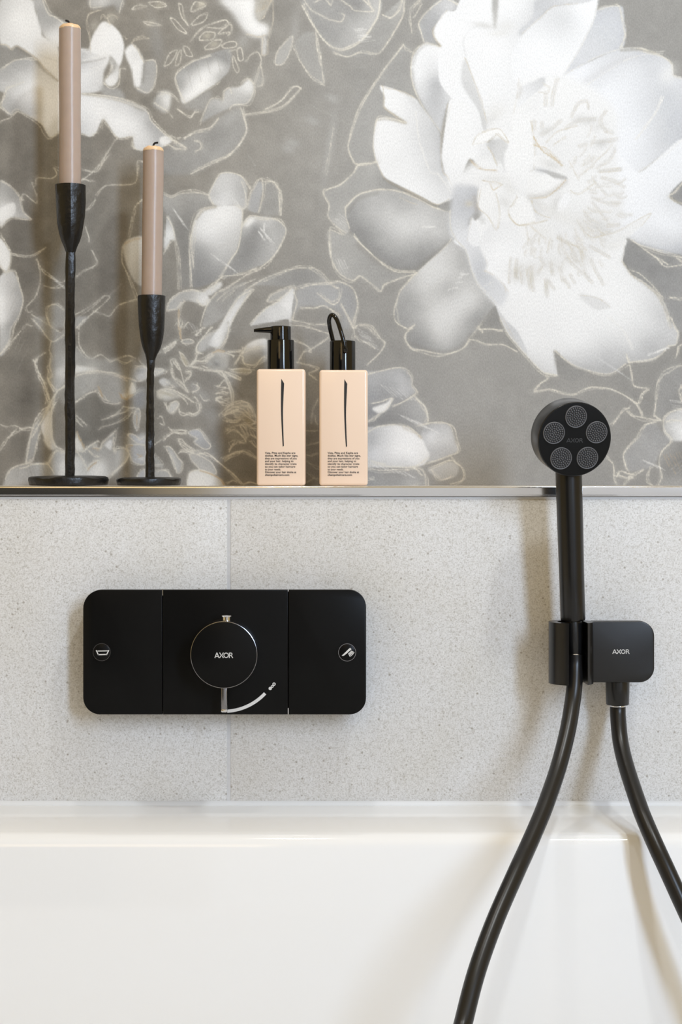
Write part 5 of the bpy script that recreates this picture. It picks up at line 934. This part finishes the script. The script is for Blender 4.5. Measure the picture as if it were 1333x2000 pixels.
# ---------------------------------------------------------------- hand shower
HS_BOT, HS_TOP = W(1120, 1212, -.056), W(1111.5, 925, -.062)
def hand_shower():
    t = thing('hand_shower', 'black hand shower with round head resting in the wall cradle', 'hand shower', W(1122, 1276, -.056))
    ax = (HS_TOP - HS_BOT).normalized()
    r0, r1 = U(24.2, -.056), U(25.8, -.062)
    bm = bmesh.new(); L_ = (HS_TOP - HS_BOT).length
    path = [HS_BOT + ax * d for d in (0, .0006, .002, .05, .1, L_, L_ + .012)]
    sweep(bm, path, [r0 * .9, r0 * .97, r0, r0 * 1.005, r1 * .985, r1, r1 * .98], 48); obj('handle', bm, M['black'], t, True, 50)
    nt, nb = HS_BOT + ax * .0005, W(1124, 1276, -.056)
    bm = bmesh.new(); sweep(bm, [nt, nt.lerp(nb, .08), nt.lerp(nb, .55), nt.lerp(nb, .97), nb], [U(16.8, -.056), U(17.4, -.056), U(17, -.056), U(15.2, -.056), U(14.2, -.056)], 40); obj('handle_end', bm, M['black'], t, True, 50)
    # head: short drum facing right and down
    yaw, pit = math.radians(9.5), math.radians(11.5)
    nrm = Vector((math.sin(yaw) * math.cos(pit), -math.cos(yaw) * math.cos(pit), -math.sin(pit)))
    fc = W(1123.4, 858.5, -.092); R = U(74.2, -.092)
    zax = nrm; xax = Vector((0, 0, 1)).cross(zax).normalized(); yax = zax.cross(xax)
    MW = Matrix((xax, yax, zax)).transposed().to_4x4(); MW.translation = fc              # local: x right, y up, z towards the viewer
    bm = bmesh.new(); d = .029
    lathe(bm, [(R * .96, -d), (R * .985, -d + .0006), (R, -d + .002), (R, -.0012), (R * .994, -.0004), (R * .985, 0), (R * .972, 0)], (0, 0, 0), 96); bm.transform(MW); head = obj('head', bm, M['black'], t, True, 30)
    bm = bmesh.new(); lathe(bm, [(R * .971, -.001), (R * .971, .0001), (R * .94, .0003), (R * .5, .0004)], (0, 0, 0), 96); bm.transform(MW); obj('head_face', bm, M['deep'], head)
    rn = R * .295
    zone_mesh = None
    for k in range(5):
        th = math.radians(90 + 72 * k + 1); px, py = R * .612 * math.cos(th), R * .612 * math.sin(th)
        Mk = MW @ Matrix.Translation((px, py, .0003))
        bm = bmesh.new(); lathe(bm, [(rn * .93, -.0003), (rn * .93, .0002), (rn * .5, .0003)], (0, 0, 0), 40); bm.transform(Mk); z = obj('spray_disc', bm, M['rubber_dark'], head)
        bm = bmesh.new(); pr = [(rn * .90, -.0002), (rn * .91, .0010), (rn * .97, .0012), (rn, .0008), (rn, -.0002)]
        lathe(bm, pr + [pr[0]], (0, 0, 0), 48, caps=False); bm.transform(Mk); obj('disc_rim', bm, M['rubber'], z)
        bm = bmesh.new()
        for ring, cnt in ((0, 1), (1, 6), (2, 12), (3, 18), (4, 24)):
            for j in range(cnt):
                a = 2 * math.pi * j / max(cnt, 1) + ring * .3; rr = rn * .195 * ring
                lathe(bm, [(rn * .078, 0), (rn * .062, .0011), (rn * .03, .0014)], (rr * math.cos(a), rr * math.sin(a), .0002), 8)
        bm.transform(Mk); tag(obj('nozzles', bm, M['rubber'], z), kind='stuff')
    axor('logo', -R * .225, R * .225, R * .0 - R*.02 + R * .055, -R * .075, 0, M['grey_ink'], head, MW @ Matrix.Translation((0, 0, .0006)) @ Matrix.Rotation(-math.pi / 2, 4, 'X'))
    neck = fc - nrm * d * .6
hand_shower()

# ---------------------------------------------------------------- hose
def hose():
    left = [(1124, 1278, -.056), (1124, 1300, -.057), (1123, 1335, -.064), (1118.5, 1375, -.073), (1109, 1430, -.092), (1091, 1500, -.12), (1067, 1570, -.155), (1051, 1610, -.175), (1029, 1660, -.20), (1007, 1708, -.225), (966, 1802, -.265), (931, 1900, -.30), (905, 2000, -.33), (884, 2090, -.36)]
    right = [(1207.5, 1379, -.034), (1208, 1400, -.037), (1213, 1450, -.053), (1225, 1500, -.078), (1248, 1570, -.117), (1261, 1604, -.135), (1281, 1650, -.155), (1304, 1700, -.170), (1350, 1800, -.190), (1400, 1900, -.206), (1445, 2000, -.22)]
    p = [W(*q) for q in left]
    low = [(.062, -.42, .28), (.075, -.46, .20), (.15, -.48, .173), (.28, -.46, .173), (.40, -.38, .174), (.43, -.29, .20)]
    p += [Vector(q) for q in low] + [W(*q) for q in reversed(right)]
    path = catmull(p, 8)
    t = thing('shower_hose', 'smooth black shower hose looping from the hand shower through the tub', 'hose', p[0])
    bm = bmesh.new(); sweep(bm, path, .0083, 28); obj('tube', bm, M['hose'], t)
    for a, b, r in ((p[0] + Vector((0, 0, .0012)), p[0] - Vector((0, 0, .0006)), .0081), (p[-1] + Vector((0, 0, .0018)), p[-1] - Vector((0, 0, .0006)), .0085)):
        bm = bmesh.new(); sweep(bm, [a, a.lerp(b, .3), a.lerp(b, .7), b], [r * .96, r * 1.02, r * 1.02, r * .96], 32); obj('end_ring', bm, M['chrome'], t)
hose()

# ---------------------------------------------------------------- candlesticks and candles
def candlestick(base, stem_prof, cup_prof, Y, seed, label):
    """base (x0, x1, ytop, ybot); profiles as (row, left edge, right edge) in photograph units"""
    rnd = random.Random(seed)
    bc = (base[0] + base[1]) / 2; t = thing('candlestick', label, 'candlestick', Vector((W(bc, 0, Y).x, Y, SHELF_Z)), 'black forged candlesticks on the ledge')
    hw = U((base[1] - base[0]) / 2, Y); h = W(0, base[2], Y).z - SHELF_Z
    ph = [rnd.random() * 6.28 for _ in range(6)]
    N = 40
    edge = [1 + .012 * math.sin(3 * 6.283 * k / N + ph[0]) + .012 * math.sin(7 * 6.283 * k / N + ph[1]) + .006 * (rnd.random() - .5) for k in range(N)]
    bm = bmesh.new(); c = Vector((W(bc, 0, Y).x, Y, SHELF_Z))
    rings = []
    for (r, z, wob) in ((.955, .0001, 0), (.975, .0012, 0), (1.0, h * .55, .05), (.99, h * .76, .12), (.93, h * .86, .10), (.6, h * .95, .04), (.2, h * .99, 0)):
        ring = []
        for k in range(N):
            a = 2 * math.pi * k / N; zz = z * (1 + wob * (math.sin(5 * a + ph[2]) * .6 + math.sin(9 * a + ph[3]) * .5)); rr = r * hw * (edge[k] if r > .5 else 1)
            ring.append(bm.verts.new((c.x + rr * math.cos(a), min(c.y + rr * math.sin(a), WALL_Y - .001), c.z + zz)))
        rings.append(ring)
    for a, b in zip(rings, rings[1:]):
        for k in range(N): bm.faces.new((a[k], a[(k + 1) % N], b[(k + 1) % N], b[k]))
    bm.faces.new(rings[0]); bm.faces.new(rings[-1]); obj('base', bm, M['iron'], t, True, 25)
    # stem: hammered bar, slightly crooked
    bm = bmesh.new(); path, rad = [], []
    rows = np.linspace(stem_prof[0][0], stem_prof[-1][0], 34)
    L_ = np.interp(rows, [q[0] for q in stem_prof], [q[1] for q in stem_prof]); R_ = np.interp(rows, [q[0] for q in stem_prof], [q[2] for q in stem_prof])
    for row, l, r in zip(rows, L_, R_):
        path.append(W((l + r) / 2 + rnd.uniform(-.5, .5), row, Y)); rad.append(U((r - l) / 2 * 1.03 + rnd.uniform(-.35, .35), Y))
    fac = [[1 + rnd.uniform(-.07, .05) for _ in range(10)] for _ in range(40)]
    sweep(bm, path, rad, 10, True, lambda i, k: .5 * fac[i // 3][k] + .5 * fac[(i + 2) // 3][k]); obj('stem', bm, M['iron'], t, True, 28)
    # cup: faceted goblet, hollow
    bm = bmesh.new(); N = 18; f2 = [[1 + rnd.uniform(-.028, .02) for _ in range(N)] for _ in range(30)]
    prof = []
    rows = np.linspace(cup_prof[0][0], cup_prof[-1][0], 12)
    L_ = np.interp(rows, [q[0] for q in cup_prof], [q[1] for q in cup_prof]); R_ = np.interp(rows, [q[0] for q in cup_prof], [q[2] for q in cup_prof])
    cxp = [W((l + r) / 2, row, Y) for row, l, r in zip(rows, L_, R_)]; rr = [U((r - l) / 2, Y) for l, r in zip(L_, R_)]
    top, rt = cxp[0], rr[0]
    path = [cxp[i] for i in range(11, -1, -1)] + [top + Vector((0, 0, .0006)), top + Vector((0, 0, .0004)), top - Vector((0, 0, .002)), top - Vector((0, 0, .024))]
    rad = [rr[i] for i in range(11, -1, -1)] + [rt * .985, rt * .90, rt * .86, rt * .80]
    rings = []
    for i, (p, r) in enumerate(zip(path, rad)):
        rings.append([bm.verts.new(p + Vector((math.cos(6.28318 * k / N), math.sin(6.28318 * k / N), 0)) * r * (f2[i // 2][k] if i < 12 else 1)) for k in range(N)])
    for a, b in zip(rings, rings[1:]):
        for k in range(N): bm.faces.new((a[k], a[(k + 1) % N], b[(k + 1) % N], b[k]))
    bm.faces.new(rings[0]); bm.faces.new(rings[-1]); obj('cup', bm, M['iron'], t, True, 22)
    return top, rt
def candle(edges, rim, Y, seed, label, wick):
    """edges (row, left, right) from the top down to the cup rim"""
    rnd = random.Random(seed); top, rt = rim
    rows = [e[0] for e in edges]; zb = top.z - .022
    t = thing('taper_candle', label, 'candle', Vector((top.x, Y, zb)), 'taper candles in the candlesticks')
    path, rad = [], []
    L0, R0 = edges[-1][1], edges[-1][2]
    path.append(Vector((top.x, Y, zb))); rad.append(U((R0 - L0) / 2, Y) * .96)
    ts = np.linspace(rows[-1], rows[0], 26)
    Ls = np.interp(ts, rows, [e[1] for e in edges]); Rs = np.interp(ts, rows, [e[2] for e in edges])
    for row, l, r in zip(ts, Ls, Rs): path.append(W((l + r) / 2, row, Y)); rad.append(U((r - l) / 2 + rnd.uniform(-.15, .15), Y))
    path[-1].z -= .004
    N = 26; fl = [1 + .006 * math.sin(5 * 6.283 * k / N) + rnd.uniform(-.006, .006) for k in range(N)]
    bm = bmesh.new(); sweep(bm, path, rad, N, True, lambda i, k: fl[k]); obj('wax_body', bm, M['wax'], t, True, 60)
    r = rad[-1]; p = path[-1]; rim_w = [1 + rnd.uniform(-.12, .12) for _ in range(N)]
    bm = bmesh.new(); rings = []
    for s, dz in ((1.004, -.0006), (1.0, .0008), (.93, .0028), (.82, .0040), (.70, .0043), (.5, .0030), (.15, .0022)):
        rings.append([bm.verts.new(p + Vector((math.cos(6.28318 * k / N) * r * s, math.sin(6.28318 * k / N) * r * s, dz * (rim_w[k] if .6 < s < .95 else 1)))) for k in range(N)])
    for a, b in zip(rings, rings[1:]):
        for k in range(N): bm.faces.new((a[k], a[(k + 1) % N], b[(k + 1) % N], b[k]))
    bm.faces.new(rings[0]); bm.faces.new(rings[-1]); obj('melted_top', bm, M['wax_top'], t, True, 60)
    wp = [W(x, y, Y) for x, y in wick]; wp[0].z = p.z + .001; bm = bmesh.new(); sweep(bm, catmull(wp, 5), .0011, 8); obj('wick', bm, M['wick'], t)
YC = .055
top1 = candlestick((56, 212, 928.5, 946), [(490, 129.5, 147), (515, 128, 147), (560, 127.5, 145.5), (620, 127.5, 146), (680, 127, 147), (740, 127.5, 146.5), (800, 126.5, 146.5), (860, 127.5, 146), (930, 127, 146)],
                   [(363, 107.5, 168), (395, 109, 167.5), (430, 111, 165.5), (455, 115, 161), (472, 120, 156), (484, 126, 150), (494, 129.5, 147)], YC, 3, 'taller black forged candlestick, left of the two on the ledge')
candle([(50, 115.5, 158), (150, 115, 158), (250, 116.5, 158), (363, 116.5, 158.5)], top1, YC, 5, 'beige taper candle standing in the taller candlestick', [(136, 54), (135.5, 47), (133.5, 42), (128, 40)])
top2 = candlestick((226.5, 353, 931.5, 946), [(700, 286.5, 303.5), (720, 287.5, 301.5), (780, 286.5, 301.5), (850, 285, 301.5), (900, 284.5, 301.5), (934, 284, 301.5)],
                   [(579, 269, 323.5), (610, 270, 322.5), (640, 271.5, 321.5), (660, 274, 319), (680, 279, 314), (694, 284.5, 307), (704, 286.5, 303)], YC, 8, 'shorter black forged candlestick, right of the two on the ledge')
candle([(288, 279.5, 320), (340, 279.5, 320), (430, 278, 318.5), (579, 276.5, 316.5)], top2, YC, 9, 'beige taper candle standing in the shorter candlestick', [(299.5, 293), (300, 284), (303, 279.5), (309, 278.5)])

# ---------------------------------------------------------------- bottles
TXT = [('Vata, Pitta and Kapha are', .012), ('doshas. Much like star signs,', .008), ('they are expressions of you', .006), ('and your hair, helping to', .006), ('identify its character traits', .006), ('so you can tailor haircare', .006), ('to your needs.', .006), ('Discover your hair dosha at', .008), ('champohaircare.com', .016)]
TW = [59.5, 64.5, 62, 55.5, 61.5, 59, 31, 61, 47.5]
def bottle(px0, px1, ytop, dx, dy, label, pump):
    Y = .045; dep = .021; yf = Y - dep
    xm = W((px0 + px1) / 2, 0, yf).x
    t = thing('pump_bottle' if pump else 'hook_bottle', label, 'bottle', (xm, Y, SHELF_Z), 'peach haircare bottles on the ledge')
    a, b = W(px0, 0, yf).x, W(px1, 0, yf).x; zt = W(0, ytop, yf).z
    bm = bmesh.new(); box(bm, (a, yf, SHELF_Z), (b, Y + dep, zt), .0032, 4); body = obj('bottle_body', bm, M['peach'], t, True, 50)
    ls = [(345, 690), (372, 735), (369, 800), (361, 1000), (364, 1180), (370, 1336), (359, 1346), (350, 1200), (342, 1000), (342, 800)]
    fz = yf - .0002
    o = catmull([(W(480 + (x + dx) / 4.937, 0, fz).x, W(0, 600 + (y + dy) / 4.937, fz).z, 0) for x, y in ls[1:6]], 5); o2 = catmull([(W(480 + (x + dx) / 4.937, 0, fz).x, W(0, 600 + (y + dy) / 4.937, fz).z, 0) for x, y in ls[6:] + ls[:1]], 5)
    poly_print('dash_mark', [[(p.x, p.y) for p in o + o2]], fz, M['ink'], body)
    p = W(480 + (187 + dx - (4 if not pump else 0)) / 4.937, 600 + 1414 / 4.937, fz)
    lettering('printed_text', TXT, U(5.5, fz), U(5.36, fz), M['ink'], body, FRONT(p), width=[U(w, fz) for w in TW])
    def cyl(x0, x1, y0, y1, name, m, parent, bev=.0008, chamfer=0):
        c = (x0 + x1) / 2; r = U((x1 - x0) / 2, Y); z0, z1 = W(0, y1, Y).z, W(0, y0, Y).z
        bm = bmesh.new(); lathe(bm, [(r, z0), (r, z1 - bev), (r - bev * .3, z1 - bev * .3), (r - bev, z1), (r * .5, z1)], (W(c, 0, Y).x, Y, 0), 48); return obj(name, bm, m, parent)
    if pump:
        cyl(522.5, 575, 664.5, 722, 'collar', M['gloss'], t); hd = cyl(528.2, 568.8, 637.5, 665, 'pump_head', M['gloss'], t)
        q = lambda x, y: W(x, y, Y)
        bm = bmesh.new(); secs = [(533, 639.0, 650.5, .0058), (522, 639.6, 650.2, .0056), (508, 641.2, 649.4, .0048), (500, 642.4, 648.6, .0042), (496.5, 643.2, 648.8, .0038)]; rings = []
        for x, y0, y1, hwid in secs:
            zt_, zb_ = q(x, y0).z, q(x, y1).z; X = q(x, 0).x; e = .0008
            rings.append([bm.verts.new(v) for v in ((X, Y - hwid + e, zt_), (X, Y + hwid - e, zt_), (X, Y + hwid, zt_ - e), (X, Y + hwid, zb_ + e), (X, Y + hwid - e, zb_), (X, Y - hwid + e, zb_), (X, Y - hwid, zb_ + e), (X, Y - hwid, zt_ - e))])
        for A_, B_ in zip(rings, rings[1:]):
            for k in range(8): bm.faces.new((A_[k], A_[(k + 1) % 8], B_[(k + 1) % 8], B_[k]))
        bm.faces.new(rings[0]); bm.faces.new(rings[-1]); obj('spout', bm, M['gloss'], hd, True, 50)
    else:
        col = cyl(644.5, 694.8, 666, 724, 'collar', M['gloss'], t, .0012)
        cy = Y - U(25, Y)
        path = [W(651.5, 672, Y + .002), W(650, 662, Y + .001), W(645.5, 643, Y - .001), W(643.2, 627, Y - .004), W(646, 617, Y - .008), W(652, 616, Y - .011), W(659, 626, cy + .001), W(665, 643, cy - .002), W(671, 664, cy - .0035), W(674.5, 680, cy - .0032), W(675.5, 688, cy - .001)]
        bm = bmesh.new(); pp = catmull(path, 6); rad = [U(4.2, Y)] * len(pp); rad[-1] *= .5; rad[-2] *= .85
        sweep(bm, pp, rad, 16); obj('hanging_hook', bm, M['gloss'], t)
bottle(501.5, 596.8, 720.5, 0, 0, 'peach bottle with black pump spout pointing left, nearer the candlesticks', True)
bottle(624.0, 719.0, 722.3, 609, 4, 'peach bottle with black looped hook cap, right of the pump bottle', False)
